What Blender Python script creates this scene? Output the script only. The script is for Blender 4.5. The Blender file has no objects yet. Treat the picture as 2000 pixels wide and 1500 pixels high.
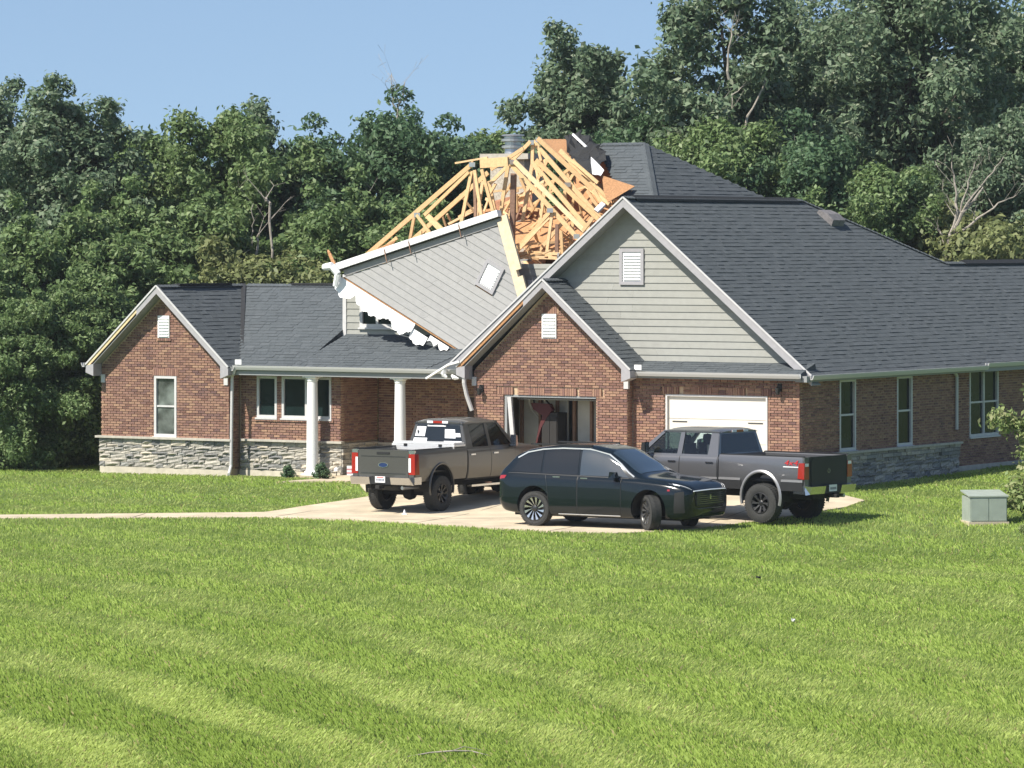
import bpy, bmesh, math, random
import numpy as np
from mathutils import Vector, Matrix

SC = bpy.context.scene
COL = SC.collection
RAD = math.radians

# ------------------------------------------------------------------ camera
cam_d = bpy.data.cameras.new('camera')
cam = bpy.data.objects.new('camera', cam_d); COL.objects.link(cam)
cam.location = (0, 0, 7.1)
cam.rotation_euler = (RAD(90), 0, 0)
cam_d.sensor_width = 36.0
cam_d.lens = 153.0
cam_d.shift_y = -0.1425
cam_d.clip_start = 1.0
cam_d.clip_end = 6000.0
SC.camera = cam

# ------------------------------------------------------------------ sky and sun
SUN_EL = RAD(50)
SUN_AZ = RAD(-125)                       # measured from +Y towards +X
SDIR = Vector((math.sin(SUN_AZ)*math.cos(SUN_EL), math.cos(SUN_AZ)*math.cos(SUN_EL), math.sin(SUN_EL)))
world = bpy.data.worlds.new('World'); SC.world = world
world.use_nodes = True
wn = world.node_tree.nodes; wl = world.node_tree.links
wn.clear()
sky = wn.new('ShaderNodeTexSky'); sky.sky_type = 'NISHITA'
sky.sun_disc = False
sky.sun_elevation = SUN_EL
sky.sun_rotation = SUN_AZ % (2*math.pi)
sky.altitude = 200.0
sky.air_density = 1.0
sky.dust_density = 0.8
sky.ozone_density = 1.5
bg = wn.new('ShaderNodeBackground'); bg.inputs['Strength'].default_value = 0.10
wo = wn.new('ShaderNodeOutputWorld')
tcw = wn.new('ShaderNodeTexCoord')                       # sample the sky a little above the hazy horizon band
vadd = wn.new('ShaderNodeVectorMath'); vadd.operation = 'ADD'; vadd.inputs[1].default_value = (0, 0, .15)
vnor = wn.new('ShaderNodeVectorMath'); vnor.operation = 'NORMALIZE'
wl.new(tcw.outputs['Generated'], vadd.inputs[0]); wl.new(vadd.outputs[0], vnor.inputs[0]); wl.new(vnor.outputs[0], sky.inputs['Vector'])
wl.new(sky.outputs[0], bg.inputs['Color']); wl.new(bg.outputs[0], wo.inputs['Surface'])
sun_d = bpy.data.lights.new('sun', 'SUN')
sun_d.energy = 5.0; sun_d.angle = RAD(0.53); sun_d.color = (1.0, 0.945, 0.85)
sun = bpy.data.objects.new('sun', sun_d); COL.objects.link(sun)
sun.location = (-30, 40, 60)
sun.rotation_euler = SDIR.to_track_quat('Z', 'Y').to_euler()
SC.view_settings.view_transform = 'Standard'
SC.view_settings.look = 'None'
SC.view_settings.gamma = 1.0
SC.view_settings.use_curve_mapping = False
SC.view_settings.exposure = 0.60
SC.render.engine = 'CYCLES'
SC.cycles.max_bounces = 6
SC.cycles.transparent_max_bounces = 12
SC.cycles.use_denoising = True

# ------------------------------------------------------------------ materials
MATS = {}
def M(name, col, rough=.6, metal=0.0, spec=.5, cols=None, noise=None, bump=None, coat=0.0, trans=0.0, alpha_glass=None, emis=None):
    """procedural material. cols: palette picked per piece; noise=(scale, amount); bump=(scale, strength)"""
    if name in MATS: return MATS[name]
    m = bpy.data.materials.new(name); m.use_nodes = True
    nt = m.node_tree; N = nt.nodes; L = nt.links
    b = N['Principled BSDF']; out = N['Material Output']
    b.inputs['Roughness'].default_value = rough
    b.inputs['Metallic'].default_value = metal
    b.inputs['Specular IOR Level'].default_value = spec
    b.inputs['Coat Weight'].default_value = coat
    b.inputs['Coat Roughness'].default_value = 0.03
    csock = None
    geo = N.new('ShaderNodeNewGeometry')
    if cols:
        oi = N.new('ShaderNodeObjectInfo')
        ad = N.new('ShaderNodeMath'); ad.operation = 'ADD'
        L.new(geo.outputs['Random Per Island'], ad.inputs[0]); L.new(oi.outputs['Random'], ad.inputs[1])
        fr = N.new('ShaderNodeMath'); fr.operation = 'FRACT'; L.new(ad.outputs[0], fr.inputs[0])
        cr = N.new('ShaderNodeValToRGB')
        e = cr.color_ramp.elements
        n = len(cols)
        e[0].position = 0; e[0].color = (*cols[0], 1); e[1].position = 1; e[1].color = (*cols[-1], 1)
        for i in range(1, n-1):
            x = e.new(i/(n-1)); x.color = (*cols[i], 1)
        L.new(fr.outputs[0], cr.inputs[0]); csock = cr.outputs[0]
    if noise:
        tx = N.new('ShaderNodeTexNoise'); tx.inputs['Scale'].default_value = noise[0]; tx.inputs['Detail'].default_value = 5
        L.new(geo.outputs['Position'], tx.inputs['Vector'])
        mr = N.new('ShaderNodeMapRange'); mr.inputs[1].default_value = .3; mr.inputs[2].default_value = .7
        mr.inputs[3].default_value = 1-noise[1]; mr.inputs[4].default_value = 1+noise[1]
        L.new(tx.outputs[0], mr.inputs[0])
        mx = N.new('ShaderNodeVectorMath'); mx.operation = 'MULTIPLY'
        if csock: L.new(csock, mx.inputs[0])
        else: mx.inputs[0].default_value = col
        L.new(mr.outputs[0], mx.inputs[1]); csock = mx.outputs[0]
    if csock: L.new(csock, b.inputs['Base Color'])
    else: b.inputs['Base Color'].default_value = (*col, 1)
    if bump:
        tx = N.new('ShaderNodeTexNoise'); tx.inputs['Scale'].default_value = bump[0]; tx.inputs['Detail'].default_value = 4
        L.new(geo.outputs['Position'], tx.inputs['Vector'])
        bp = N.new('ShaderNodeBump'); bp.inputs['Strength'].default_value = bump[1]; bp.inputs['Distance'].default_value = .02
        L.new(tx.outputs[0], bp.inputs['Height']); L.new(bp.outputs[0], b.inputs['Normal'])
    if trans > 0:
        tr = N.new('ShaderNodeBsdfTranslucent')
        if csock: L.new(csock, tr.inputs['Color'])
        else: tr.inputs['Color'].default_value = (*col, 1)
        ms = N.new('ShaderNodeMixShader'); ms.inputs[0].default_value = trans
        L.new(b.outputs[0], ms.inputs[1]); L.new(tr.outputs[0], ms.inputs[2]); L.new(ms.outputs[0], out.inputs['Surface'])
    if alpha_glass is not None:                      # tinted see-through glass
        tp = N.new('ShaderNodeBsdfTransparent'); tp.inputs['Color'].default_value = (*alpha_glass, 1)
        gl = N.new('ShaderNodeBsdfGlossy'); gl.inputs['Roughness'].default_value = .02
        gl.inputs['Color'].default_value = (.9, .95, 1, 1)
        fz = N.new('ShaderNodeFresnel'); fz.inputs['IOR'].default_value = 1.5
        ms = N.new('ShaderNodeMixShader')
        bf = N.new('ShaderNodeMath'); bf.operation = 'SUBTRACT'; bf.inputs[0].default_value = 1.0; L.new(geo.outputs['Backfacing'], bf.inputs[1])
        ff = N.new('ShaderNodeMath'); ff.operation = 'MULTIPLY'; L.new(fz.outputs[0], ff.inputs[0]); L.new(bf.outputs[0], ff.inputs[1])
        L.new(ff.outputs[0], ms.inputs[0]); L.new(tp.outputs[0], ms.inputs[1]); L.new(gl.outputs[0], ms.inputs[2])
        L.new(ms.outputs[0], out.inputs['Surface'])
    MATS[name] = m
    return m

M('mortar', (.60, .45, .29), .95, noise=(3, .18))
M('brick', (.2, .1, .08), .9, cols=[(0.158, 0.079, 0.060), (0.247, 0.134, 0.096), (0.312, 0.180, 0.122), (0.203, 0.108, 0.088), (0.350, 0.214, 0.137), (0.268, 0.146, 0.109), (0.142, 0.078, 0.070)], noise=(40, .18), bump=(90, .3))
M('stone', (.3, .3, .28), .9, cols=[(0.166, 0.161, 0.147), (0.384, 0.353, 0.295), (0.243, 0.242, 0.224), (0.474, 0.422, 0.336), (0.307, 0.291, 0.260), (0.147, 0.149, 0.147), (0.422, 0.391, 0.330), (0.256, 0.242, 0.212)], noise=(18, .25), bump=(30, .6))
M('stone_cap', (.42, .39, .33), .9, noise=(9, .15))
M('concrete', (.50, .42, .30), .92, noise=(1.1, .20), bump=(60, .25))
M('foundation', (.50, .45, .36), .95, noise=(5, .12))
M('siding', (.31, .31, .28), .7, cols=[(.285, .285, .255), (.315, .315, .285), (.30, .30, .27)], noise=(6, .05), bump=(50, .1))
M('siding_lilac', (.37, .365, .36), .7, cols=[(.295, .29, .285), (.335, .33, .32), (.31, .306, .30)], noise=(7, .06), bump=(50, .1))
M('trim_grey', (.34, .33, .34), .6, noise=(8, .06))
M('trim_white', (.54, .53, .52), .55, noise=(8, .05))
M('vinyl_white', (.80, .80, .79), .5)
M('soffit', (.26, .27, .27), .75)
M('gutter', (.48, .48, .47), .45)
M('shingle', (.06, .065, .07), .95, cols=[(.066, .077, .084), (.080, .092, .100), (.072, .084, .091), (.088, .100, .108), (.069, .080, .087), (.083, .095, .103)], noise=(60, .35), bump=(150, .6))
M('roof_deck', (.06, .068, .075), .95)
M('door_cream', (.66, .63, .56), .5)
M('raw_wood', (.62, .42, .20), .8, cols=[(.74, .53, .29), (.62, .41, .20), (.69, .48, .25), (.56, .35, .17), (.76, .58, .34)], noise=(14, .12))
M('brown_wood', (.25, .15, .10), .85, cols=[(.20, .12, .085), (.27, .16, .10)], noise=(10, .2))
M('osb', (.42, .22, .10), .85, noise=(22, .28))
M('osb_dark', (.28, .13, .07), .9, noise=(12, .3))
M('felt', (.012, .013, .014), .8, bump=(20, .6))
M('glass_dark', (.010, .020, .020), .05, spec=.14, noise=(1.2, .5))
M('curtain', (.30, .31, .28), .9, noise=(3, .35))
M('black_metal', (.02, .02, .02), .5)
M('door_dark', (.05, .03, .025), .6)
M('drywall', (.50, .49, .42), .9, noise=(2, .12))
M('chimney_metal', (.5, .5, .48), .35, metal=.8)

# ------------------------------------------------------------------ helpers
def tag(o, label=None, cat=None, group=None, kind=None):
    if label: o['label'] = label
    if cat: o['category'] = cat
    if group: o['group'] = group
    if kind: o['kind'] = kind
    return o
def thing(name, label, cat, loc=(0, 0, 0), rz=0.0, group=None, scale=1.0):
    o = bpy.data.objects.new(name, None); COL.objects.link(o)
    o.location = loc; o.rotation_euler = (0, 0, rz); o.scale = (scale,)*3
    o.empty_display_size = .2
    return tag(o, label, cat, group)
def link(name, me, mat=None, parent=None):
    o = bpy.data.objects.new(name, me); COL.objects.link(o)
    if mat and not me.materials: me.materials.append(MATS[mat] if isinstance(mat, str) else mat)
    if parent: o.parent = parent
    return o
BOXF = [(0, 3, 2, 1), (4, 5, 6, 7), (0, 1, 5, 4), (1, 2, 6, 5), (2, 3, 7, 6), (3, 0, 4, 7)]
class MB:
    def __init__(s): s.V = []; s.F = []
    def add(s, V, F):
        n = len(s.V); s.V += [tuple(v) for v in V]; s.F += [tuple(i+n for i in f) for f in F]; return s
    def box(s, x0, x1, y0, y1, z0, z1):
        return s.add([(x0,y0,z0),(x1,y0,z0),(x1,y1,z0),(x0,y1,z0),(x0,y0,z1),(x1,y0,z1),(x1,y1,z1),(x0,y1,z1)], BOXF)
    def beam(s, p, q, a, b, side=(0, 1, 0)):
        """bar from p to q, thickness a along `side`, b across"""
        p = Vector(p); q = Vector(q); d = (q-p).normalized(); sd = Vector(side)
        sd = (sd - d*sd.dot(d))
        if sd.length < 1e-4: sd = d.orthogonal()
        sd.normalize(); up = d.cross(sd)
        c = [(-a/2,-b/2),(a/2,-b/2),(a/2,b/2),(-a/2,b/2)]
        return s.add([p+sd*i+up*j for i, j in c]+[q+sd*i+up*j for i, j in c], BOXF)
    def prism(s, pts, vec):
        """polygon extruded along vec"""
        n = len(pts); v = Vector(vec)
        P = [Vector(p) for p in pts]
        return s.add(P+[p+v for p in P], [tuple(range(n))[::-1], tuple(range(n, 2*n))]+[(i, (i+1) % n, n+(i+1) % n, n+i) for i in range(n)])
    def cyl(s, p, q, r0, r1=None, n=12, cap=True):
        r1 = r0 if r1 is None else r1
        p = Vector(p); q = Vector(q); d = (q-p).normalized(); a = d.orthogonal().normalized(); b = d.cross(a)
        V = []
        for c, r in ((p, r0), (q, r1)):
            for i in range(n):
                t = 2*math.pi*i/n; V.append(c+a*(r*math.cos(t))+b*(r*math.sin(t)))
        F = [(i, (i+1) % n, n+(i+1) % n, n+i) for i in range(n)]
        if cap: F += [tuple(range(n))[::-1], tuple(range(n, 2*n))]
        return s.add(V, F)
    def tube(s, pts, r, n=7):
        for i in range(len(pts)-1):
            ra = r[i] if isinstance(r, (list, tuple)) else r
            rb = r[i+1] if isinstance(r, (list, tuple)) else r
            s.cyl(pts[i], pts[i+1], ra, rb, n)
        return s
    def lathe(s, prof, n=32, axis='y', closed=False):
        """profile [(along, radius)] about an axis"""
        V = []; k = len(prof)
        for i in range(n):
            t = 2*math.pi*i/n; c, q = math.cos(t), math.sin(t)
            for a, r in prof:
                V.append((r*c, a, r*q) if axis == 'y' else ((a, r*c, r*q) if axis == 'x' else (r*c, r*q, a)))
        F = []
        for i in range(n):
            j = (i+1) % n
            for m in range(k-1 if not closed else k):
                m2 = (m+1) % k
                F.append((i*k+m, j*k+m, j*k+m2, i*k+m2))
        return s.add(V, F)
    def mesh(s, name):
        me = bpy.data.meshes.new(name); me.from_pydata(s.V, [], s.F); me.update(); return me
    def build(s, name, mat, parent=None, smooth=None, fix=False):
        me = s.mesh(name)
        if fix or smooth is not None:
            bm = bmesh.new(); bm.from_mesh(me)
            bmesh.ops.recalc_face_normals(bm, faces=bm.faces); bm.to_mesh(me); bm.free()
        if smooth is not None:
            me.polygons.foreach_set('use_smooth', [True]*len(me.polygons))
            me.set_sharp_from_angle(angle=RAD(smooth))
        return link(name, me, mat, parent)

# ------------------------------------------------------------------ site frame
HC = Vector((7.60, 115.0, 0.0)); HA = RAD(32)
EU = Vector((math.cos(HA), -math.sin(HA), 0)); EW = Vector((math.sin(HA), math.cos(HA), 0))
def sstep(a, b, x):
    t = np.clip((x-a)/(b-a), 0, 1); return t*t*(3-2*t)
def gz(x, y):
    """terrain height"""
    x = np.asarray(x, float); y = np.asarray(y, float)
    w = (x-HC.x)*EW.x+(y-HC.y)*EW.y
    u = (x-HC.x)*EU.x+(y-HC.y)*EU.y
    z = .32*sstep(-9, -.5, w)
    z = z+.02*np.clip(w, 0, 30)*sstep(-2, 1, u)
    z = z-.10*sstep(-14, -24, u)*sstep(-6, 2, w)
    z = z+.05*np.sin(x*.22+1.0)*np.sin(y*.13)*sstep(108, 98, y)
    z = z-.35*np.exp(-((x-11)/6)**2-((y-97)/5)**2)*.5
    return z
def g1(x, y): return float(gz(x, y))
# ================================================================== ground, drive, path
DRIVE = [(-60, 111.6), (-30, 110.9), (-13, 111.2), (-6.4, 112.3), (-5.6, 114.2), (-3.9, 116.4), (-2.6, 119.5), (2.6, 118.6), (8.6, 114.9), (9.1, 112.2), (8.5, 110.6), (5.6, 107.4), (3.6, 104.8), (2.4, 104.0), (.6, 104.9), (-1.4, 106.9), (-3.9, 108.9), (-6.3, 110.2), (-13, 109.8), (-30, 109.4), (-60, 109.6)]
WALK = [(-6.4, 121.2), (-5.0, 122.4), (-4.2, 124.3), (-2.7, 124.0), (-2.9, 119.3), (-3.95, 117.6), (-4.3, 120.9)]
def ground_patch(name, poly, dz, mat, step=1.5):
    bm = bmesh.new()
    bm.faces.new([bm.verts.new((x, y, 0)) for x, y in poly])
    xs = [p[0] for p in poly]; ys = [p[1] for p in poly]
    for k in range(int(min(xs)//step)+1, int(max(xs)//step)+1):
        bmesh.ops.bisect_plane(bm, geom=bm.verts[:]+bm.edges[:]+bm.faces[:], plane_co=(k*step, 0, 0), plane_no=(1, 0, 0))
    for k in range(int(min(ys)//step)+1, int(max(ys)//step)+1):
        bmesh.ops.bisect_plane(bm, geom=bm.verts[:]+bm.edges[:]+bm.faces[:], plane_co=(0, k*step, 0), plane_no=(0, 1, 0))
    for v in bm.verts: v.co.z = g1(v.co.x, v.co.y)+dz
    bmesh.ops.recalc_face_normals(bm, faces=bm.faces)
    ext = bmesh.ops.extrude_face_region(bm, geom=bm.faces[:])
    for v in ext['geom']:
        if isinstance(v, bmesh.types.BMVert): v.co.z -= .12
    bmesh.ops.recalc_face_normals(bm, faces=bm.faces)
    me = bpy.data.meshes.new(name); bm.to_mesh(me); bm.free()
    o = link(name, me, mat); tag(o, kind='structure'); return o
def axis_steps(lo, hi, f0, f1, fine):
    a = list(np.arange(f0, f1, fine)); s = fine; x = f1
    while x < hi: a.append(x); s *= 1.35; x += s
    s = fine; x = f0-fine
    while x > lo: a.insert(0, x); s *= 1.35; x -= s
    return np.array(a)
def ground():
    X = axis_steps(-3000, 3000, -45, 45, 1.0); Y = axis_steps(-3000, 4000, 40, 175, 1.0)
    gx, gy = np.meshgrid(X, Y); z = gz(gx, gy)
    V = np.stack([gx, gy, z], -1).reshape(-1, 3); nx, ny = len(X), len(Y)
    F = [(j*nx+i, j*nx+i+1, (j+1)*nx+i+1, (j+1)*nx+i) for j in range(ny-1) for i in range(nx-1)]
    me = bpy.data.meshes.new('ground'); me.from_pydata(V.tolist(), [], F); me.update()
    me.polygons.foreach_set('use_smooth', [True]*len(me.polygons))
    o = link('ground', me, 'soil_turf'); tag(o, kind='structure')
M('soil_turf', (.10, .15, .03), .95, noise=(1.5, .25), bump=(30, .8))
M('mulch', (.05, .035, .025), .95, noise=(20, .4), bump=(40, .8))
ground()
drive = ground_patch('driveway', DRIVE, .035, 'concrete')
M('joint_dirt', (.12, .10, .075), .95)
def joint(a, b):
    m = MB(); n = 14; a = Vector((*a, 0)); b = Vector((*b, 0)); sd = (b-a).normalized().cross(Vector((0, 0, 1)))*.014; V = []
    for i in range(n+1):
        p = a.lerp(b, i/n); z = g1(p.x, p.y)+.0395; V += [(p.x-sd.x, p.y-sd.y, z), (p.x+sd.x, p.y+sd.y, z)]
    m.add(V, [(2*i, 2*i+1, 2*i+3, 2*i+2) for i in range(n)]).build('joint', 'joint_dirt', drive)
for a, b in (((-3.4, 115.6), (2.0, 118.4)), ((-5.2, 112.6), (6.6, 115.4)), ((-3.6, 109.0), (8.3, 111.8)), ((-2.4, 108.0), (1.6, 118.2)), ((.9, 104.9), (5.4, 116.2)), ((4.3, 106.2), (7.6, 114.6)), ((-6.0, 110.4), (-5.2, 112.6)), ((-9.6, 110.1), (-9.4, 111.6)))  :
    joint(a, b)
ground_patch('walkway', WALK, .04, 'concrete')

# ================================================================== the brick house
rnd = random.Random(7)
house = thing('brick_house', 'brick and grey siding house with its front roof torn open', 'house', HC, -HA)
def hb(name, mat, mb, parent=None, **k): return mb.build(name, mat, parent or house, **k)

ZE = 3.45                                                 # eave height
ST = 1.34                                                 # top of the stone base
C_, BL, GAP = .0725, .218, .017
def cells(z0, z1, lim, holes, course=C_, L=BL):
    out = []; k = 0; z = z0
    while z+course <= z1+1e-6:
        xl, xr = lim(z+course/2)
        if xr-xl > .03:
            segs = [(xl, xr)]
            for (a, b, c, d) in holes:
                if c < z+course*.6 and d > z+course*.4:
                    ns = []
                    for s0, s1 in segs:
                        if b <= s0 or a >= s1: ns.append((s0, s1))
                        else:
                            if a > s0: ns.append((s0, a))
                            if b < s1: ns.append((b, s1))
                    segs = ns
            off = (k % 2)*L/2
            for s0, s1 in segs:
                n0 = math.floor((s0-off)/L)
                x = n0*L+off
                while x < s1:
                    a, b = max(x, s0), min(x+L, s1)
                    if b-a > .035: out.append((a+GAP/2, b-GAP/2, z+GAP/2, z+course-GAP/2, b-a > L-1e-3))
                    x += L
        z += course; k += 1
    return out
brickwork = MB()
unit_brick = MB().box(-(BL-GAP)/2, (BL-GAP)/2, 0, .075, -(C_-GAP)/2, (C_-GAP)/2).mesh('brick')
unit_brick.materials.append(MATS['brick'])
single = []
def put_bricks(cs, axis, plane, pick=None):
    for a, b, c, d, full in cs:
        j = rnd.uniform(-.004, .004)
        if axis == 'f':
            if full and pick and pick((a+b)/2, (c+d)/2): single.append(((a+b)/2, plane+j, (c+d)/2)); continue
            brickwork.box(a, b, plane+j, plane+.075, c, d)
        else:
            brickwork.box(plane-.075, plane+j, a, b, c, d)
wall_b = lambda: MB()
def front_backing(name, pts, w, holes=()):
    """mortar sheet with real openings, made of vertical strips between opening edges"""
    m = MB(); xs = sorted(set([p for p, _ in pts]+[h[0] for h in holes]+[h[1] for h in holes]))
    def top(x):
        for (x0, z0), (x1, z1) in zip(pts, pts[1:]):
            if x0-1e-9 <= x <= x1+1e-9: return z0+(z1-z0)*(x-x0)/(x1-x0) if x1 > x0 else max(z0, z1)
    for a, b in zip(xs, xs[1:]):
        if b-a < 1e-4: continue
        zs = 0.0
        for h in sorted([h for h in holes if h[0] < b-1e-6 and h[1] > a+1e-6], key=lambda h: h[2]):
            if h[2] > zs: m.prism([(a, w, zs), (b, w, zs), (b, w, h[2]), (a, w, h[2])], (0, .12, 0))
            zs = h[3]
        m.prism([(a, w, zs), (b, w, zs), (b, w, top(b)), (a, w, top(a))], (0, .12, 0))
    return hb(name, 'mortar', m)

# ---- wall planes
LU0, LU1, LC = -22.91, -18.32, -20.615; LW = -.3; LAP, LP = 5.72, .905
def lgable(z): 
    d = 0 if z < ZE-.1 else (z-(ZE-.1))/LP
    return (LU0+d, LU1-d)
WL = (-20.98, -20.18, ST, 3.12)
VL = (-20.83, -20.42, 4.22, 4.86)
put_bricks(cells(ST, 5.5, lgable, [WL, VL]), 'f', LW)
front_backing('wall', [(LU0+.01, ZE), (LC, 5.52), (LU1-.01, ZE)], LW+.05, [(WL[0], WL[1], 0.9, WL[3])])
CU0, CU1, CW = -18.32, -14.80, .2
W3 = [(-17.70, -17.00, 1.97, 3.16), (-16.83, -15.95, 1.97, 3.16), (-15.78, -15.12, 1.97, 3.16)]
put_bricks(cells(ST, 3.45, lambda z: (CU0+.05, CU1), W3), 'f', CW)
front_backing('wall', [(CU0, 3.5), (CU1-.01, 3.5)], CW+.05, W3)
PW = 2.1
DOOR = (-11.75, -10.75, .42, 2.6)
put_bricks(cells(1.25, 3.45, lambda z: (CU1, -10.02), [DOOR]), 'f', PW)
front_backing('wall', [(CU1, 3.5), (-10.0, 3.5)], PW+.05, [])
put_bricks(cells(ST, 3.45, lambda z: (CW, PW), []), 's', CU1)
hb('wall', 'mortar', MB().box(CU1-.15, CU1-.05, CW+.05, PW+.05, 0, 3.5))
put_bricks(cells(.48, 3.3, lambda z: (LW, CW), []), 's', LU1)
hb('wall', 'mortar', MB().box(LU1-.15, LU1-.05, LW+.06, 7, 0, 3.4))
hb('wall', 'mortar', MB().box(LU0+.05, LU0+.15, LW+.06, 7, 0, 3.4))
BU0, BU1, BCN, BWP = -10.02, -5.11, -7.565, -.3; BAP, BP = 5.97, .87
GD1 = (-9.02, -6.11, .3, 2.80); GD2 = (-4.09, -.97, .3, 2.90)
VB = (-7.80, -7.34, 4.36, 5.03)
def bgable(z):
    d = 0 if z < ZE else (z-ZE)/BP
    return (BU0+d, BU1-d)
SOL = .21
put_bricks(cells(.35, 5.75, bgable, [(GD1[0]-.02, GD1[1]+.02, 0, GD1[3]), (GD1[0]-.25, GD1[1]+.25, GD1[3], GD1[3]+SOL), VB]), 'f', BWP, lambda x, z: 3.05 < z < 4.35 and x > -9.6)
front_backing('wall', [(BU0+.01, ZE+.02), (BCN, 5.75), (BU1-.01, ZE+.02)], BWP+.05, [(GD1[0], GD1[1], 0, GD1[3])])
put_bricks(cells(.35, 3.5, lambda z: (BWP, 0), []), 's', BU1)
hb('wall', 'mortar', MB().box(BU1-.15, BU1-.05, BWP+.06, .05, 0, 3.5))
hb('wall', 'mortar', MB().box(BU0+.05, BU0+.15, BWP+.06, PW, 0, 3.5))
put_bricks(cells(.35, 3.5, lambda z: (BU1, 0), [(GD2[0]-.02, GD2[1]+.02, 0, GD2[3]), (GD2[0]-.12, GD2[1]+.12, GD2[3], GD2[3]+SOL)]), 'f', 0, lambda x, z: z > 1.6 and x > -.95)
front_backing('wall', [(BU1, 3.5), (-.01, 3.5)], .05, [(GD2[0], GD2[1], 0, GD2[3])])
SW = [(2.27, 3.22, ST, 3.30), (5.66, 6.60, ST, 3.30)]
SE = 9.42
put_bricks(cells(ST, 3.5, lambda z: (0, SE), SW), 's', 0)
W2 = (10.70, 12.60, 1.42, 3.38); UR = -.25
put_bricks(cells(.6, 3.55, lambda z: (SE-.4, 16), [W2]), 's', UR)
def side_backing(u, w0, w1, holes):
    m = MB(); x = w0
    for a, b, c, d in holes:
        m.box(u-.17, u-.05, x, a, 0, 3.6); m.box(u-.17, u-.05, a, b, 0, c); m.box(u-.17, u-.05, a, b, d, 3.6); x = b
    m.box(u-.17, u-.05, x, w1, 0, 3.6); hb('wall', 'mortar', m)
side_backing(0, .055, SE, SW); side_backing(UR, SE, 40, [W2])
# soldier courses over the garage doors
for (a, b, c, d), w, ex in ((GD1, BWP, .23), (GD2, 0, .10)):
    x = a-ex; k = 0
    while x < b+ex-.05:
        t = x+.0725
        if (k//7) % 2 == 0: brickwork.box(x+.006, t-.006, w-.012, w+.07, d+.006, d+SOL-.006)
        elif k % 3 == 0 and x+.2175 < b+ex+.02:
            for q in range(3): brickwork.box(x+.006, x+.2115, w-.010, w+.07, d+.006+q*.07, d+.064+q*.07)
        x = t; k += 1
# rowlock sills and vent surrounds
for (a, b, c, d), w in ((WL, LW), (VL, LW), (VB, BWP)):
    if c > 2:
        x = a-.04
        while x < b+.04: brickwork.box(x+.005, x+.068, w-.03, w+.06, c-.085, c-.008); brickwork.box(x+.005, x+.068, w-.012, w+.06, d+.008, d+.19); x += .0725
    else:
        x = a-.05
        while x < b+.05: brickwork.box(x+.005, x+.068, w-.014, w+.06, d+.006, d+.2); x += .0725
for a, b, c, d in W3:
    x = a-.05
    while x < b+.05: brickwork.box(x+.005, x+.068, CW-.035, CW+.06, c-.10, c-.01); x += .0725
rnd.shuffle(single)
for i, p in enumerate(single):
    if i < 300:
        o = link('brick', unit_brick, None, house); o.location = p
    else:
        brickwork.box(p[0]-(BL-GAP)/2, p[0]+(BL-GAP)/2, p[1], p[1]+.075, p[2]-(C_-GAP)/2, p[2]+(C_-GAP)/2)
tag(hb('brickwork', 'brick', brickwork), kind='stuff')

# ---- ledge stone base
stones_left = [300]
stone_meshes = []
for k in range(4):
    r = random.Random(k); m = MB()
    m.box(-.5, .5, 0, 1, -.5, .5); me = m.mesh('stone')
    bm = bmesh.new(); bm.from_mesh(me); bmesh.ops.subdivide_edges(bm, edges=bm.edges[:], cuts=1, use_grid_fill=True)
    for v in bm.verts: 
        v.co.x += r.uniform(-.03, .03); v.co.z += r.uniform(-.07, .07)
        if v.co.y < .01: v.co.y += r.uniform(0, .35) + (.25 if abs(v.co.x) > .4 or abs(v.co.z) > .4 else 0)
    bm.to_mesh(me); bm.free(); me.materials.append(MATS['stone']); stone_meshes.append(me)
stone_rest = MB()
def stones(axis, plane, s0, s1, z0, z1, budget):
    z = z0; 
    while z < z1-.03:
        h = min(rnd.uniform(.055, .135), z1-z)
        if z1-z-h < .05: h = z1-z
        x = s0
        while x < s1-.02:
            L = min(rnd.uniform(.14, .62), s1-x)
            if s1-x-L < .1: L = s1-x
            d = rnd.uniform(.045, .095)
            cx, cz = x+L/2, z+h/2
            if budget[0] > 0:
                budget[0] -= 1
                o = link('stone', rnd.choice(stone_meshes), None, house)
                o.scale = (L-.006, d+.05, h-.006)
                if axis == 'f': o.location = (cx, plane-d, cz)
                else: o.location = (plane+d, cx, cz); o.rotation_euler = (0, 0, RAD(90))
            elif axis == 'f': stone_rest.box(x+.004, x+L-.004, plane-d, plane+.05, z+.004, z+h-.004)
            else: stone_rest.box(plane-.05, plane+d, x+.004, x+L-.004, z+.004, z+h-.004)
            x += L
        z += h
stones('f', LW, LU0-.05, LU1+.05, .47, ST-.05, stones_left)
stones('f', CW, CU0+.05, CU1+.03, .47, ST-.05, stones_left)
stones('s', 0, 2.0, SE+.05, .40, ST-.05, stones_left)
stones('s', 0, 0, 2.0, .40, ST-.05, stones_left)
stones('f', PW, CU1, -12.2, .42, 1.2, [0]); stones('s', CU1, CW, PW, .42, ST-.05, [0])
tag(hb('stonework', 'stone', stone_rest), kind='stuff')
hb('stone_cap', 'stone_cap', MB().box(LU0-.13, LU1+.12, LW-.12, LW+.05, ST-.05, ST+.012))
hb('stone_cap', 'stone_cap', MB().box(CU0+.12, CU1+.1, CW-.12, CW+.05, ST-.05, ST+.012))
hb('stone_cap', 'stone_cap', MB().box(-.05, .13, -.02, SE+.1, ST-.05, ST+.012))
hb('stone_cap', 'stone_cap', MB().box(CU1+.01, -12.2, PW-.12, PW+.05, 1.2, 1.26))
for q in ((LU0-.02, LU1+.02, LW-.02, LW+.049, -.3, .462), (CU0+.03, CU1, CW-.02, CW+.049, -.3, .462), (-.04, .03, .02, SE, -.3, .40), (UR-.049, UR+.02, SE, 20, -.3, .62)): hb('foundation', 'foundation', MB().box(*q))
hb('porch_floor', 'concrete', MB().box(-16.2, -10.03, -.45, PW+.04, -.2, .40))

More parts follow.
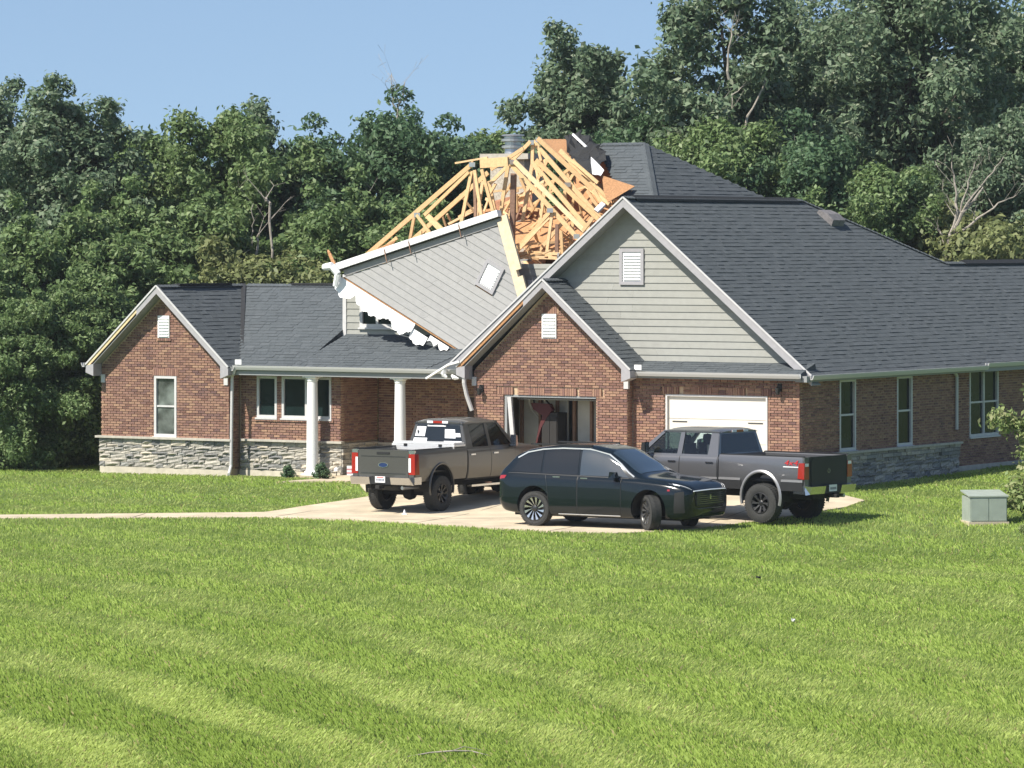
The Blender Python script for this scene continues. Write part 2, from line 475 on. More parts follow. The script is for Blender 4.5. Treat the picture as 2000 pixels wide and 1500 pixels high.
# ---- windows
def window(axis, plane, a, b, c, d, sashes=2, mull=1, sill=True, fw=.075, mat='trim_white', curtain=False, trim_w=None):
    """frame is the part; panes, rails and sill are its pieces"""
    def bx(m, s0, s1, o0, o1, z0, z1):
        if axis == 'f': m.box(s0, s1, plane+o0, plane+o1, z0, z1)
        else: m.box(plane-o1, plane-o0, s0, s1, z0, z1)
        return m
    fr = MB(); o0, o1 = -.005, .11
    bx(fr, a, a+fw, o0, o1, c, d); bx(fr, b-fw, b, o0, o1, c, d); bx(fr, a+fw, b-fw, o0, o1, d-fw, d); bx(fr, a+fw, b-fw, o0, o1, c, c+fw)
    W = hb('window', mat, fr)
    n = mull; wid = (b-a-2*fw)/n
    for i in range(n):
        s0 = a+fw+i*wid; s1 = s0+wid
        if i: bx_m = bx(MB(), s0-.04, s0+.04, .0, .10, c+fw, d-fw); bx_m.build('mullion', mat, W)
        hs = (d-c-2*fw)/sashes
        for k in range(sashes):
            z0 = c+fw+k*hs
            bx(MB(), s0+.001, s1-.001, .055+.012*k, .065+.012*k, z0+.001, z0+hs-.001).build('pane', 'curtain_glass' if curtain else 'glass_dark', W)
            if k: bx(MB(), s0+.002, s1-.002, .02, .09, z0-.025, z0+.025).build('rail', mat, W)
    if sill: bx(MB(), a-.03, b+.03, -.05, .10, c-.05, c-.002).build('sill', mat, W)
    return W
m = M('curtain_glass', (.10, .115, .105), .06, spec=.6, noise=(2.2, .75))
window('f', LW, *WL[:2], WL[2]+.03, WL[3], 2, 1, curtain=True)
for q in W3: window('f', CW, *q, sashes=1, mull=1)
for q in SW: window('s', 0, q[0], q[1], q[2]+.03, q[3], 2, 1)
window('s', UR, *W2, 2, 2)
hb('front_door', 'door_dark', MB().box(DOOR[0], DOOR[1], PW+.0, PW+.045, DOOR[2], DOOR[3]))

# ---- louvred vents
def vent(par, a, b, c, d, w, mat='vinyl_white', frame=None, M4=None):
    def put(mb, nm, mt, p):
        o = mb.build(nm, mt, p)
        return o
    v = put(MB().box(a, b, w-.02, w+.04, c, d), 'vent', mat, par)
    n = max(5, int((d-c)/.085))
    for i in range(n):
        z = c+.03+(d-c-.06)*i/n
        m = MB().add([(a+.03, w-.021, z+.055), (b-.03, w-.021, z+.055), (b-.03, w-.055, z+.012), (a+.03, w-.055, z+.012), (a+.03, w-.021, z), (b-.03, w-.021, z)], [(0, 1, 2, 3), (3, 2, 5, 4), (0, 3, 4), (1, 5, 2)])
        put(m, 'slat', mat, v)
    if frame:
        f = MB(); t = .09
        f.box(a-t, a-.002, w-.05, w+.03, c-t, d+t); f.box(b+.002, b+t, w-.05, w+.03, c-t, d+t); f.box(a-.002, b+.002, w-.05, w+.03, d+.002, d+t); f.box(a-.002, b+.002, w-.05, w+.03, c-t, c-.002)
        put(f, 'vent_frame', frame, v)
    return v
vent(house, *VL, LW-.01); vent(house, *VB, BWP-.01)

# ---- lap siding
def lap_boards(par, lim, z0, z1, face, mat, exp=.195, joints=True, flip=False, rs=None):
    """each board a wedge, its lower edge proud of the one below. face(s, z, out)->point"""
    r = rs or rnd; z = z0
    while z < z1-.02:
        zt = min(z+exp, z1)
        segs = lim(z, zt)
        for (a0, b0, a1, b1) in segs:                # bottom and top extents
            cuts = [0.0, 1.0]
            if joints and b0-a0 > 3: cuts = [0.0, r.uniform(.3, .7), 1.0]
            for c0, c1 in zip(cuts, cuts[1:]):
                A0 = a0+(b0-a0)*c0; B0 = a0+(b0-a0)*c1-(.004 if c1 < 1 else 0); A1 = a1+(b1-a1)*c0; B1 = a1+(b1-a1)*c1-(.004 if c1 < 1 else 0)
                m = MB().add([face(A0, z, .030), face(B0, z, .030), face(B1, zt, .010), face(A1, zt, .010), face(A0, z, .0), face(B0, z, .0), face(B1, zt, 0), face(A1, zt, 0)],
                             [(0, 1, 2, 3), (0, 4, 5, 1), (1, 5, 6, 2), (0, 3, 7, 4), (3, 2, 6, 7)])
                m.build('siding_board', mat, par)
        z = zt
GA, GP, GU = 8.20, .822, -5.42                           # big gable: apex height, pitch, centre
GW = .5
VG = (-5.70, -5.12, 5.92, 6.72)
def glim(z0, z1):
    top = GA-.16
    def ext(z): d = max(0, (top-z)/GP); return max(GU-d, -9.2), min(GU+d, -.15)
    a0, b0 = ext(z0); a1, b1 = ext(z1)
    zc = (z0+z1)/2
    if VG[2]-.09 < zc < VG[3]+.09: return [(a0, VG[0]-.09, a1, VG[0]-.09), (VG[1]+.09, b0, VG[1]+.09, b1)]
    return [(a0, b0, a1, b1)]
front_face = lambda w: (lambda s, z, o: (s, w-o, z))
lap_boards(house, glim, 3.74, GA-.17, front_face(GW), 'siding')
vent(house, *VG, GW-.02, frame='trim_grey')
hb('wall', 'siding', MB().prism([(GU-5.4, GW+.001, 3.3), (GU+5.4, GW+.001, 3.3), (GU+5.4, GW+.001, 3.66), (GU, GW+.001, GA-.14), (GU-5.4, GW+.001, 3.66)], (0, .1, 0)))
# second storey front wall
NW = 1.6
WN = (-15.07, -13.88, 4.55, 5.42)
def nlim(z0, z1):
    zc = (z0+z1)/2
    if WN[2]-.1 < zc < WN[3]: return [(-15.53, WN[0], -15.53, WN[0]), (WN[1], -13.3, WN[1], -13.3)]
    return [(-15.53, -13.3, -15.53, -13.3)]
lap_boards(house, nlim, 4.30, 6.05, front_face(NW), 'siding', joints=False)
WN2 = (-9.42, -8.5, 4.9, 5.93)
def nlim2(z0, z1):
    zc = (z0+z1)/2
    if WN2[2] < zc < WN2[3]: return [(-13.3, WN2[0], -13.3, WN2[0])]
    return [(-13.3, -8.3, -13.3, -8.3)]
lap_boards(house, nlim2, 4.30, 6.38, front_face(NW), 'siding', joints=False)
front_backing_pts = [(-15.63, 6.05), (-8.0, 6.05)]
hb('wall', 'siding', MB().box(-15.62, WN[0], NW+.001, NW+.1, 3.6, 6.1).box(WN[1], WN2[0], NW+.001, NW+.1, 3.6, 6.1).box(WN[0], WN[1], NW+.001, NW+.1, 3.6, WN[2]).box(WN[0], WN[1], NW+.001, NW+.1, WN[3], 6.1).box(WN2[0], -8.2, NW+.001, NW+.1, 3.6, WN2[2]).box(WN2[0], -8.2, NW+.001, NW+.1, WN2[3], 6.3).box(-15.62, -15.5, NW+.1, 11, 3.6, 6.05))
hb('corner_board', 'trim_white', MB().box(-15.65, -15.53, NW-.05, NW+.05, 4.25, 6.06))
window('f', NW-.04, *WN, sashes=1, mull=2, fw=.10); window('f', NW-.04, *WN2, sashes=1, mull=1, fw=.10)
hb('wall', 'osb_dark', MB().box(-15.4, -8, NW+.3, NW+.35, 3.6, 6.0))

# ================================================================== roofs
shing = MB()
unit_sh = MB().add([(-.5, 0, 1), (.5, 0, 1), (.5, 1, .12), (-.5, 1, .12), (-.5, 0, 0), (.5, 0, 0), (.5, 1, 0), (-.5, 1, 0)], [(0, 1, 2, 3), (0, 4, 5, 1), (1, 5, 6, 2), (0, 3, 7, 4), (3, 2, 6, 7)]).mesh('shingle')
unit_sh.materials.append(MATS['shingle'])
n_single = [300]
def roof_plane(pts, e, deck=True, expo=.158, mat='roof_deck', singles=None, soffit=True, thick=.14, name='roof'):
    """planar roof slab with individual shingle tabs laid on it. e: direction along the eave"""
    P = [Vector(p) for p in pts]; e = Vector(e).normalized()
    n = Vector((0, 0, 0))
    for a, b in zip(P, P[1:]+P[:1]): n += a.cross(b)
    n.normalize()
    if n.z < 0: n = -n
    s = n.cross(e).normalized()
    if s.z < 0: s = -s; 
    o = P[0]
    Q = [((p-o).dot(e), (p-o).dot(s)) for p in P]
    if deck: hb(name, mat, MB().prism(pts, -n*thick), fix=True)
    if singles is None: return
    v0 = min(q[1] for q in Q); v1 = max(q[1] for q in Q)
    v = v0
    while v < v1-.03:
        vm = min(v+expo*.5, v1-.01); xs = []
        for (xa, va), (xb, vb) in zip(Q, Q[1:]+Q[:1]):
            if (va-vm)*(vb-vm) < 0: xs.append(xa+(xb-xa)*(vm-va)/(vb-va))
        if len(xs) >= 2:
            x = min(xs); xe = max(xs); x -= 0
            first = True
            while x < xe-.01:
                L = rnd.uniform(.14, .40); 
                if first: L *= rnd.random()*.8+.2; first = False
                L = min(L, xe-x)
                if xe-x-L < .05: L = xe-x
                t = rnd.choice((.009, .010, .016, .020)); ln = min(expo*1.12, v1-v+.02)
                cx = x+L/2
                base = o+e*cx+s*(v-.012+rnd.uniform(-.006, .006))+n*.003
                if singles and n_single[0] > 0 and L > .3 and singles(base):
                    n_single[0] -= 1
                    ob = link('shingle', unit_sh, None, house)
                    ob.matrix_local = Matrix(((e.x*(L-.006), s.x*ln, n.x*t, base.x), (e.y*(L-.006), s.y*ln, n.y*t, base.y), (e.z*(L-.006), s.z*ln, n.z*t, base.z), (0, 0, 0, 1)))
                else:
                    h = (L-.006)/2
                    A = base-e*h; B = base+e*h
                    shing.add([A+n*t, B+n*t, B+s*ln+n*.0035, A+s*ln+n*.0035, A, B], [(0, 1, 2, 3), (0, 4, 5, 1), (1, 5, 2), (0, 3, 4)])
                x += L
        v += expo
def ridge_cap(p, q, down=.06, half=.14, mat='shingle'):
    """row of folded cap shingles"""
    p = Vector(p); q = Vector(q); d = (q-p); L = d.length; d.normalize()
    sd = Vector((0, 0, 1)).cross(d).normalized(); up = d.cross(sd)
    if up.z < 0: up = -up
    m = MB(); k = max(1, int(L/.16))
    for i in range(k):
        a = p+d*(L*i/k)+up*(.03); b = p+d*(L*(i+1)/k+.02)+up*.016
        V = [a, a+sd*half-up*down, b+sd*half-up*down, b, a-sd*half-up*down, b-sd*half-up*down]
        m.add(V+[x-up*.02 for x in V], [(0, 1, 2, 3), (0, 3, 5, 4), (0, 4, 10, 6), (0, 6, 7, 1), (1, 7, 8, 2), (5, 11, 10, 4)])
    return hb('ridge_cap', mat, m)
U = (1, 0, 0); Wd = (0, 1, 0)
# garage / main right-hand slope, hip and wing
ge = .35; gze = GA-GP*(ge-GU)
roof_plane([(ge, .05, gze), (GU, .05, GA), (GU, 10.2, GA), (-3.2, 15.07, 6.375), (-3.2, 40, 6.375), (ge, 40, gze)], Wd, singles=lambda p: .4 < p.y < 4.5 and 4.5 < p.z < 7.8)
gl = 2*GU-ge
roof_plane([(gl+1.0, .05, gze+GP*1.0), (GU, .05, GA), (GU, 10.2, GA), (gl+1.0, 10.2, gze+GP*1.0)], Wd)
roof_plane([(GU, 10.2, GA), (-3.2, 15.07, 6.375), (-7.7, 15.07, 6.375)], U)
roof_plane([(-3.2, 15.07, 6.375), (-3.2, 40, 6.375), (-6.5, 40, 3.6), (-6.5, 15.07, 3.6)], Wd)
ridge_cap((GU, .08, GA+.02), (GU, 10.1, GA+.02)); ridge_cap((GU, 10.2, GA), (-3.2, 15.07, 6.375)); ridge_cap((-3.2, 15.07, 6.375), (-3.2, 40, 6.375))
hb('ridge_vent', 'felt', MB().prism([(GU-.17, .5, GA-.085), (GU+.17, .5, GA-.085), (GU+.15, .5, GA-.03), (GU, .5, GA+.075), (GU-.15, .5, GA-.03)], (0, 9.3, 0)))
hb('ridge_vent', 'felt', MB().prism([(-3.36, 16.2, 6.28), (-3.04, 16.2, 6.28), (-3.05, 16.2, 6.34), (-3.2, 16.2, 6.45), (-3.35, 16.2, 6.34)], (0, 22, 0)))
# pent roof under the siding gable
roof_plane([(BU1+.02, -.32, 3.50), (.20, -.32, 3.50), (.20, GW, 3.77), (BU1+.02, GW, 3.77)], U, singles=lambda p: False)
# bump gable
be = 2.78; bz = BAP-BP*be
roof_plane([(BCN+be, -.65, bz), (BCN, -.65, BAP), (BCN, GW, BAP), (BCN+be, GW, bz)], Wd, singles=lambda p: False)
roof_plane([(BCN-be, -.65, bz), (BCN, -.65, BAP), (BCN, GW+.8, BAP), (BCN-be, GW+.8, bz)], Wd, singles=lambda p: False)
ridge_cap((BCN, -.62, BAP+.01), (BCN, GW, BAP+.01), half=.12)
# left wing: gable roof and front slope
le = 2.55; lz = LAP-LP*le
roof_plane([(LC+le, -.65, lz), (LC, -.65, LAP), (LC, 3.6, LAP), (LC+le, -.1, lz)], Wd, singles=lambda p: False)
roof_plane([(LC-le, -.65, lz), (LC, -.65, LAP), (LC, 3.6, LAP), (LC-le, 7.2, lz)], Wd)
mz0 = 3.44
roof_plane([(LC+le+.02, -.15, mz0), (LC+.02, 3.6, LAP-.01), (-15.64, 3.6, LAP-.01), (-15.64, 1.55, mz0+.605*1.70), (-15.96, -.15, mz0)], U, singles=lambda p: False)
roof_plane([(LC, 3.6, LAP-.02), (-14.5, 3.6, LAP-.02), (-14.5, 7.6, mz0), (LC-le, 7.6, mz0)], U)
ridge_cap((LC, -.62, LAP+.01), (LC, 3.5, LAP+.01), half=.12); ridge_cap((LC+.2, 3.6, LAP+.01), (-15.4, 3.6, LAP+.01), half=.12)
hb('ridge_vent', 'felt', MB().beam((LC+.0, .3, LAP+.035), (LC, 2.9, LAP+.035), .24, .05, (1, 0, 0)))
hb('ridge_vent', 'felt', MB().beam((-18.8, 3.6, LAP+.035), (-16.4, 3.6, LAP+.035), .24, .05, (0, 1, 0)))
hb('valley_flashing', 'black_metal', MB().prism([(LC+le-.07, -.08, lz+.035), (LC+le+.10, -.12, lz+.035), (LC+.14, 3.55, LAP+.03), (LC-.05, 3.55, LAP+.035)], (0, 0, .006)))
# porch roof
roof_plane([(-15.98, -.45, 3.46), (-11.53, -.45, 3.46), (-10.9, .62, 3.93), (-10.9, NW, 4.36), (-15.52, NW, 4.36)], U, singles=lambda p: False, thick=.10)
roof_plane([(-11.52, -.45, 3.46), (-10.2, -.45, 3.46), (-10.2, .6, 3.72), (-10.88, .62, 3.925)], U, singles=lambda p: False, thick=.10)
# upper hip roof that stayed on
apx = (-8.84, 7.0, 9.84)
roof_plane([(-5.9, 1.2, 6.0), (-4.7, 1.2, 6.0), apx, (-10.3, 7.0, 9.84), (-9.7, 6.2, 9.31), (-8.3, 4.75, 8.35)], U, singles=lambda p: p.z > 7.5)
roof_plane([(-4.7, 1.2, 6.0), apx, (-4.7, 17.4, 6.0)], Wd, singles=lambda p: False)
roof_plane([(-11.5, 7.0, 9.83), apx, (-4.7, 17.4, 6.0), (-11.5, 17.4, 6.0)], U)
ridge_cap(apx, (-4.7, 1.2, 6.0)); ridge_cap((-10.2, 7, 9.84), apx)
tag(hb('shingles', 'shingle', shing), kind='stuff')

# ---- rakes, fascia, soffits
def rake(cx, apex, pitch, half, w, mat_l='trim_grey', mat_r='trim_grey', depth=.35, tall=.20, split=None):
    for sg, mt in ((-1, mat_l), (1, mat_r)):
        a = Vector((cx, w, apex-.02)); b = Vector((cx+sg*half, w, apex-pitch*half-.02))
        def strip(p, q, mt, k=1.0):
            hb('rake_board', mt, MB().prism([p, q, q-Vector((0, 0, tall*k)), p-Vector((0, 0, tall*k))], (0, .035, 0)), fix=True)
        if sg == -1 and split: 
            c = a.lerp(b, split[0]); strip(a, c, 'trim_grey'); strip(c, b, split[1], .55)
        else: strip(a, b, mt)
        dz = Vector((0, 0, tall-.03))
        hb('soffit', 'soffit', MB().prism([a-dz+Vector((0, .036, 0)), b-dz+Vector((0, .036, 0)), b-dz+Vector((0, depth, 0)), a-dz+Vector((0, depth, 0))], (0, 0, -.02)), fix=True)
        # lighter drip edge
        hb('drip_edge', 'trim_white' if mt != 'raw_wood' else 'brown_wood', MB().beam(a+Vector((0, -.012, .03)), b+Vector((0, -.012, .03)), .03, .045))
rake(LC, LAP, LP, le, -.69, depth=.42, split=(.28, 'raw_wood'))
rake(BCN, BAP, BP, be, -.69, depth=.42, split=(.22, 'osb'))
rake(GU, GA, GP, ge-GU, .01, depth=.52, tall=.24)
for cx, half, ap, pt, w in ((LC, le, LAP, LP, -.69), (BCN, be, BAP, BP, -.69)):
    for sg in (-1, 1):
        x = cx+sg*half; z = ap-pt*half
        hb('eave_return', 'trim_grey', MB().prism([(x, w-.005, z-.02), (x, w-.005, z-.22), (x-sg*.28, w-.005, z-.32), (x-sg*.28, w-.005, z+.03)], (0, .40, 0)), fix=True)
        hb('corner_block', 'trim_white', MB().box(min(x-sg*.28, x-sg*.42), max(x-sg*.28, x-sg*.42), w+.36, w+.45, z-.52, z-.28))
def gutter(p, q, out, name='gutter'):
    """K-style trough: back, floor and a proud lip"""
    p = Vector(p); q = Vector(q); o = Vector(out)
    m = MB(); z = Vector((0, 0, 1))
    prof = [(0, 0), (.0, -.12), (.075, -.12), (.11, -.05), (.125, .0), (.105, .0), (.09, -.045), (.065, -.10), (.02, -.10), (.02, 0)]
    n = len(prof); V = [p+o*a+z*b for a, b in prof]+[q+o*a+z*b for a, b in prof]
    m.add(V, [(i, (i+1) % n, n+(i+1) % n, n+i) for i in range(n)]+[tuple(range(n)), tuple(range(n, 2*n))])
    return hb(name, 'gutter', m)
gutter((-18.02, -.17, 3.46), (-15.9, -.17, 3.46), (0, -1, 0)); gutter((-15.98, -.46, 3.47), (-10.35, -.46, 3.47), (0, -1, 0))
gutter((-18.0, -.46, 3.47), (-15.98, -.46, 3.47), (0, -1, 0))
hb('roof', 'shingle', MB().prism([(-18.0, -.46, 3.46), (-15.95, -.46, 3.46), (-15.95, -.10, 3.475), (-18.0, -.10, 3.475)], (0, 0, -.05)), fix=True)
gutter((BU1+.10, -.33, 3.51), (.22, -.33, 3.51), (0, -1, 0))
gutter((ge+.01, -.1, gze+.02), (ge+.01, 10.5, gze+.02), (1, 0, 0)); gutter((ge-.03, 10.55, gze+.09), (ge-.03, 40, gze+.09), (1, 0, 0))
gutter((LC+le+.01, -.6, lz+.02), (LC+le+.01, -.2, lz+.02), (1, 0, 0))
# bent gutter ends
gutter((LC-le-.01, -.75, lz+.06), (LC-le-.06, 3, lz+.02), (-1, 0, 0))
fa = MB()
fa.box(-18.0, -10.05, -.44, -.40, 3.20, 3.44)            # porch beam face
fa.box(-18.0, -14.8, -.39, CW-.02, 3.21, 3.25); fa.box(-14.8, -10.05, -.39, PW-.03, 3.21, 3.25)
fa.box(BU1+.02, .2, -.30, -.26, 3.33, 3.49); fa.box(BU1+.02, .2, -.25, -.005, 3.33, 3.36)
fa.box(ge-.05, ge-.01, .06, 24, gze-.15, gze-.005); fa.box(.01, ge-.06, -.2, 24, gze-.16, gze-.13)
hb('fascia', 'soffit', fa)
hb('wall', 'soffit', MB().box(.0, ge, -.25, .0, gze-.16, gze+.0).box(UR, 0, 9.5, 24, gze-.13, gze-.10))
for x, y, z in ((-17.9, -.52, 3.50), (BU1+.32, -.40, 3.55)):
    hb('gutter_guard', 'vinyl_white', MB().box(x, x+.22, y-.07, y-.05, z, z+.14).box(x, x+.02, y-.05, y+.08, z, z+.14))
# downspouts
def spout(pts, r=.045, mat='trim_white'): return hb('downspout', mat, MB().tube(pts, r, 8))
spout([(-17.95, -.52, 3.38), (-18.02, -.48, 3.24), (-18.16, -.36, 3.16), (-18.20, -.36, .6), (-18.18, -.48, .40), (-18.1, -.62, .36)])
spout([(-10.12, -.62, 3.50), (-10.14, -.60, 3.1), (-10.10, -.52, 2.75), (-10.0, -.42, 2.35)], .06)
spout([(.16, SE-.55, gze-.1), (.05, SE-.15, gze-.25), (.05, SE-.15, 1.7)], .05, 'gutter')
# columns on the porch
for cu in (-15.49, -12.52):
    col = hb('column', 'vinyl_white', MB().lathe([(.50, .175), (.62, .168), (1.6, .165), (3.05, .145), (3.06, .16), (3.10, .165), (3.11, .15)], 24, 'z'), smooth=40)
    col.location = (cu, -.2, 0)
    b = MB().box(-.24, .24, -.24, .24, .38, .44).lathe([(.44, .23), (.47, .24), (.50, .23), (.52, .19), (.56, .18)], 24, 'z').build('base', 'vinyl_white', col)
    c = MB().lathe([(3.11, .15), (3.15, .20), (3.16, .2)], 24, 'z').box(-.22, .22, -.19, .22, 3.162, 3.205).build('capital', 'vinyl_white', col)
# garage door (closed) with panels, and the open bay
gd = hb('garage_door', 'door_cream', MB().box(GD2[0], GD2[1], .10, .13, .3, GD2[3]))
for r_ in range(4):
    z0 = .32+r_*.645; 
    MB().box(GD2[0]+.05, GD2[1]-.05, .075, .099, z0, z0+.632).build('panel', 'door_cream', gd)
for sx in (GD2[0]+.18, GD2[1]-.62): MB().box(sx, sx+.45, .06, .074, 2.16, 2.185).build('strap', 'black_metal', gd)
fr = MB().box(GD2[0]-.0, GD2[0]+.05, -.0, .12, .3, GD2[3]).box(GD2[1]-.05, GD2[1], 0, .12, .3, GD2[3]).box(GD2[0]+.05, GD2[1]-.05, 0, .12, GD2[3]-.05, GD2[3])
hb('door_frame', 'trim_white', fr)
hb('door_frame', 'soffit', MB().box(GD1[0], GD1[0]+.07, -.28, .05, .3, GD1[3]).box(GD1[0]+.07, GD1[1], -.28, .05, GD1[3]-.06, GD1[3]))
hb('door_frame', 'trim_white', MB().beam((GD1[0]+.14, -.25, 2.74), (GD1[0]+.25, -.22, 1.4), .08, .12))
# garage interior
inn = MB().box(-10.0, -.2, 6.5, 6.6, 0, 3.4).box(-10.0, -9.9, .06, 6.5, 0, 3.4).box(-5.2, -5.1, .25, 6.5, 0, 3.4)
hb('interior_wall', 'drywall', inn)
hb('interior_floor', 'concrete', MB().box(-9.9, -5.2, -.2, 6.5, .28, .31)); hb('ceiling', 'drywall', MB().box(-9.9, -5.2, .06, 6.5, 3.2, 3.25))
st = MB()
for x in (-9.2, -8.6, -8.05, -7.5, -6.95, -6.4): hb('stud', 'brown_wood', MB().box(x, x+.07, .8, .9, .3, 3.2))
for q in ((-9.3, -8.64, .91, .94, .3, 2.9), (-8.5, -7.7, .91, .94, .3, 3.0), (-7.4, -5.6, .91, .94, 1.2, 2.7)): hb('partition', 'drywall', MB().box(*q))
hb('door_track', 'gutter', MB().tube([(-8.45, .1, 2.78), (-8.52, .2, 2.66), (-8.62, .35, 2.58), (-8.68, .6, 2.35), (-8.6, .9, 2.1)], .025))
hb('rolled_door', 'soffit', MB().box(-8.85, -6.15, .1, .78, 2.66, 2.70))
# lamps
for (x, w, z) in ((-9.74, BWP, 2.9), (-.58, 0, 3.08)):
    l = hb('wall_lamp', 'black_metal', MB().box(x-.05, x+.05, w-.03, w, z-.05, z+.16).tube([(x, w-.03, z+.12), (x, w-.12, z+.16), (x, w-.15, z+.08)], .015))
    MB().lathe([(z+.08, .02), (z+.05, .08), (z-.10, .06), (z-.13, .03)], 6, 'z').build('lantern', 'black_metal', l).location = (x, w-.15, 0)
# chimney
ch = hb('chimney', 'stone', MB().box(-15.1, -13.9, 8.6, 9.8, 5.8, 9.45))
MB().box(-15.35, -13.65, 8.4, 10.0, 9.45, 9.62).build('chimney_cap', 'stone_cap', ch)
MB().lathe([(9.62, .26), (9.78, .24), (9.80, .34), (9.86, .34), (9.88, .25), (9.98, .25), (10.0, .36), (10.06, .36), (10.08, .27), (10.14, .27), (10.16, .36), (10.2, .3), (10.22, .0)], 20, 'z').build('flue', 'chimney_metal', ch).location = (-14.55, 9.0, 0)
# roof box vent
M('vent_grey', (.16, .15, .15), .7, noise=(12, .3))
bv = hb('roof_vent', 'vent_grey', MB().prism([(-4.98, 10.3, 7.80), (-4.5, 10.3, 7.42), (-4.42, 10.3, 7.62), (-4.6, 10.3, 7.80), (-4.9, 10.3, 7.92)], (0, .75, 0)), fix=True)
# ================================================================== collapsed front gable
rg = random.Random(3)
HM = Matrix.Translation(HC) @ Matrix.Rotation(-HA, 4, 'Z')
gab = thing('collapsed_gable', 'fallen grey siding gable wall leaning tilted against the garage roof', 'gable wall')
gab.matrix_world = HM @ Matrix.Translation((-15.18, .78, 6.0)) @ Matrix.Rotation(RAD(27.5), 4, 'Y') @ Matrix.Rotation(RAD(-3), 4, 'X')
T43 = math.tan(RAD(43.5))
VT = (4.15, 4.62, 2.0, 2.62)
def cg(b): return b/T43+.05, min(7.98-b/T43, 5.42+.3935*b)
def clim(z0, z1):
    a0, b0 = cg(z0); a1, b1 = cg(z1); zc = (z0+z1)/2
    if VT[2]-.07 < zc < VT[3]+.07: return [(a0, VT[0]-.08, a1, VT[0]-.08), (VT[1]+.08, b0, VT[1]+.08, b1)]
    return [(a0, b0, a1, b1)]
lap_boards(gab, clim, .06, 3.66, lambda s, z, o: (s, -o, z), 'siding_lilac', exp=.200, rs=rg)
MB().prism([(.05, .002, 0), (5.42, .002, 0), (5.42+.3935*1.764, .002, 1.764), (3.99, .002, 3.79)], (0, .12, 0)).build('sheathing', 'osb', gab)
vent(gab, *VT, -.02, frame='trim_grey')
rk = Vector((math.cos(RAD(43.5)), 0, math.sin(RAD(43.5)))); rn = Vector((-rk.z, 0, rk.x)); L0 = 5.5
def strip(name, mat, a0, a1, n0, n1, y0, y1, d=rk, n=rn, o=Vector((0, 0, 0))):
    MB().prism([o+d*a0+n*n0+Vector((0, y0, 0)), o+d*a1+n*n0+Vector((0, y0, 0)), o+d*a1+n*n1+Vector((0, y0, 0)), o+d*a0+n*n1+Vector((0, y0, 0))], (0, y1-y0, 0)).build(name, mat, gab, fix=True)
strip('frieze_board', 'siding_lilac', .15, L0, -.02, .16, -.05, .01)
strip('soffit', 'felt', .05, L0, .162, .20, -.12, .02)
prev = -.1
for a1 in (1.72, 2.55, 4.25, 5.55):
    strip('fascia', 'vinyl_white', prev, a1-.02, .19+rg.uniform(-.01, .02), .36+rg.uniform(-.01, .02), -.20, .02); prev = a1
for a in (1.72, 2.55, 4.25): strip('hanging_strap', 'brown_wood', a-.015, a+.01, -.05, .30, -.23, -.205)
# right rake timbers
R0 = Vector((3.99, 0, 3.79)); rd = Vector((math.cos(RAD(43.5)), 0, -math.sin(RAD(43.5)))); rn2 = Vector((rd.z*-1, 0, rd.x))
M('raw_wood_pale', (.66, .55, .38), .8, noise=(9, .1))
strip('rafter', 'raw_wood_pale', -.05, 2.75, -.10, .08, -.09, .05, rd, rn2, R0)
strip('rafter', 'raw_wood_pale', -.18, 1.42, .085, .25, -.10, -.02, rd, rn2, R0)
strip('rafter', 'raw_wood_pale', 1.62, 2.9, .085, .25, -.12, -.04, rd, rn2, R0)
# torn white soffit along the foot of the wall
def ragged(name, pts_top, drops, mat, par, y=-.10, curl=.10):
    """sheet with a torn lower edge; thin but solid and curling"""
    m = MB(); n = len(pts_top); V = []
    for (a, b), d in zip(pts_top, drops):
        V += [(a, y, b), (a+.02, y-curl*.5, b-d*.55), (a+.03, y-curl, b-d)]
    k = len(V); V2 = [(x, yy+.012, z) for x, yy, z in V]
    F = []
    for i in range(n-1):
        for j in range(2):
            p = i*3+j; q = p+3
            F.append((p, q, q+1, p+1)); F.append((k+p, k+p+1, k+q+1, k+q))
        F.append((i*3, k+i*3, k+i*3+3, i*3+3)); F.append((i*3+2, i*3+5, k+i*3+5, k+i*3+2))
    m.add(V+V2, F); return m.build(name, mat, par, smooth=50)
xs = np.linspace(.0, 3.45, 120)
dr = [(.16+.24*abs(math.sin(x*3.3+.6*math.sin(x*2.1)))**.7+.07*abs(math.sin(x*11+1))+.03*rg.random())*(1 if x < 2.6 else 1-.5*(x-2.6)) for x in xs]
ragged('torn_soffit', [(x, .02 if x < 2.9 else -.12) for x in xs], dr, 'vinyl_white', gab)
xs = np.linspace(3.5, 4.2, 9); ragged('torn_soffit', [(x, -.02) for x in xs], [rg.uniform(.05, .24) for _ in xs], 'vinyl_white', gab)
xs = np.linspace(4.45, 4.8, 6); ragged('torn_soffit', [(x, -.10) for x in xs], [rg.uniform(.08, .2) for _ in xs], 'vinyl_white', gab)
xs = np.linspace(5.0, 5.75, 12); ragged('torn_soffit', [(x, .12-.05*math.sin(x*9)) for x in xs], [rg.uniform(.15, .42) for _ in xs], 'vinyl_white', gab, y=-.2, curl=.25)
# crumpled gutter corner at its upper left end
MB().tube([(-.45, -.35, .05), (-.2, -.35, .22), (.05, -.30, .1), (.12, -.28, -.25)], [.09, .12, .10, .07], 7).build('crumpled_corner', 'vinyl_white', gab)
MB().tube([(-.15, -.22, .2), (-.6, -.1, .42), (-.75, 0, .45)], [.06, .05, .03], 6).build('splintered_end', 'osb', gab)
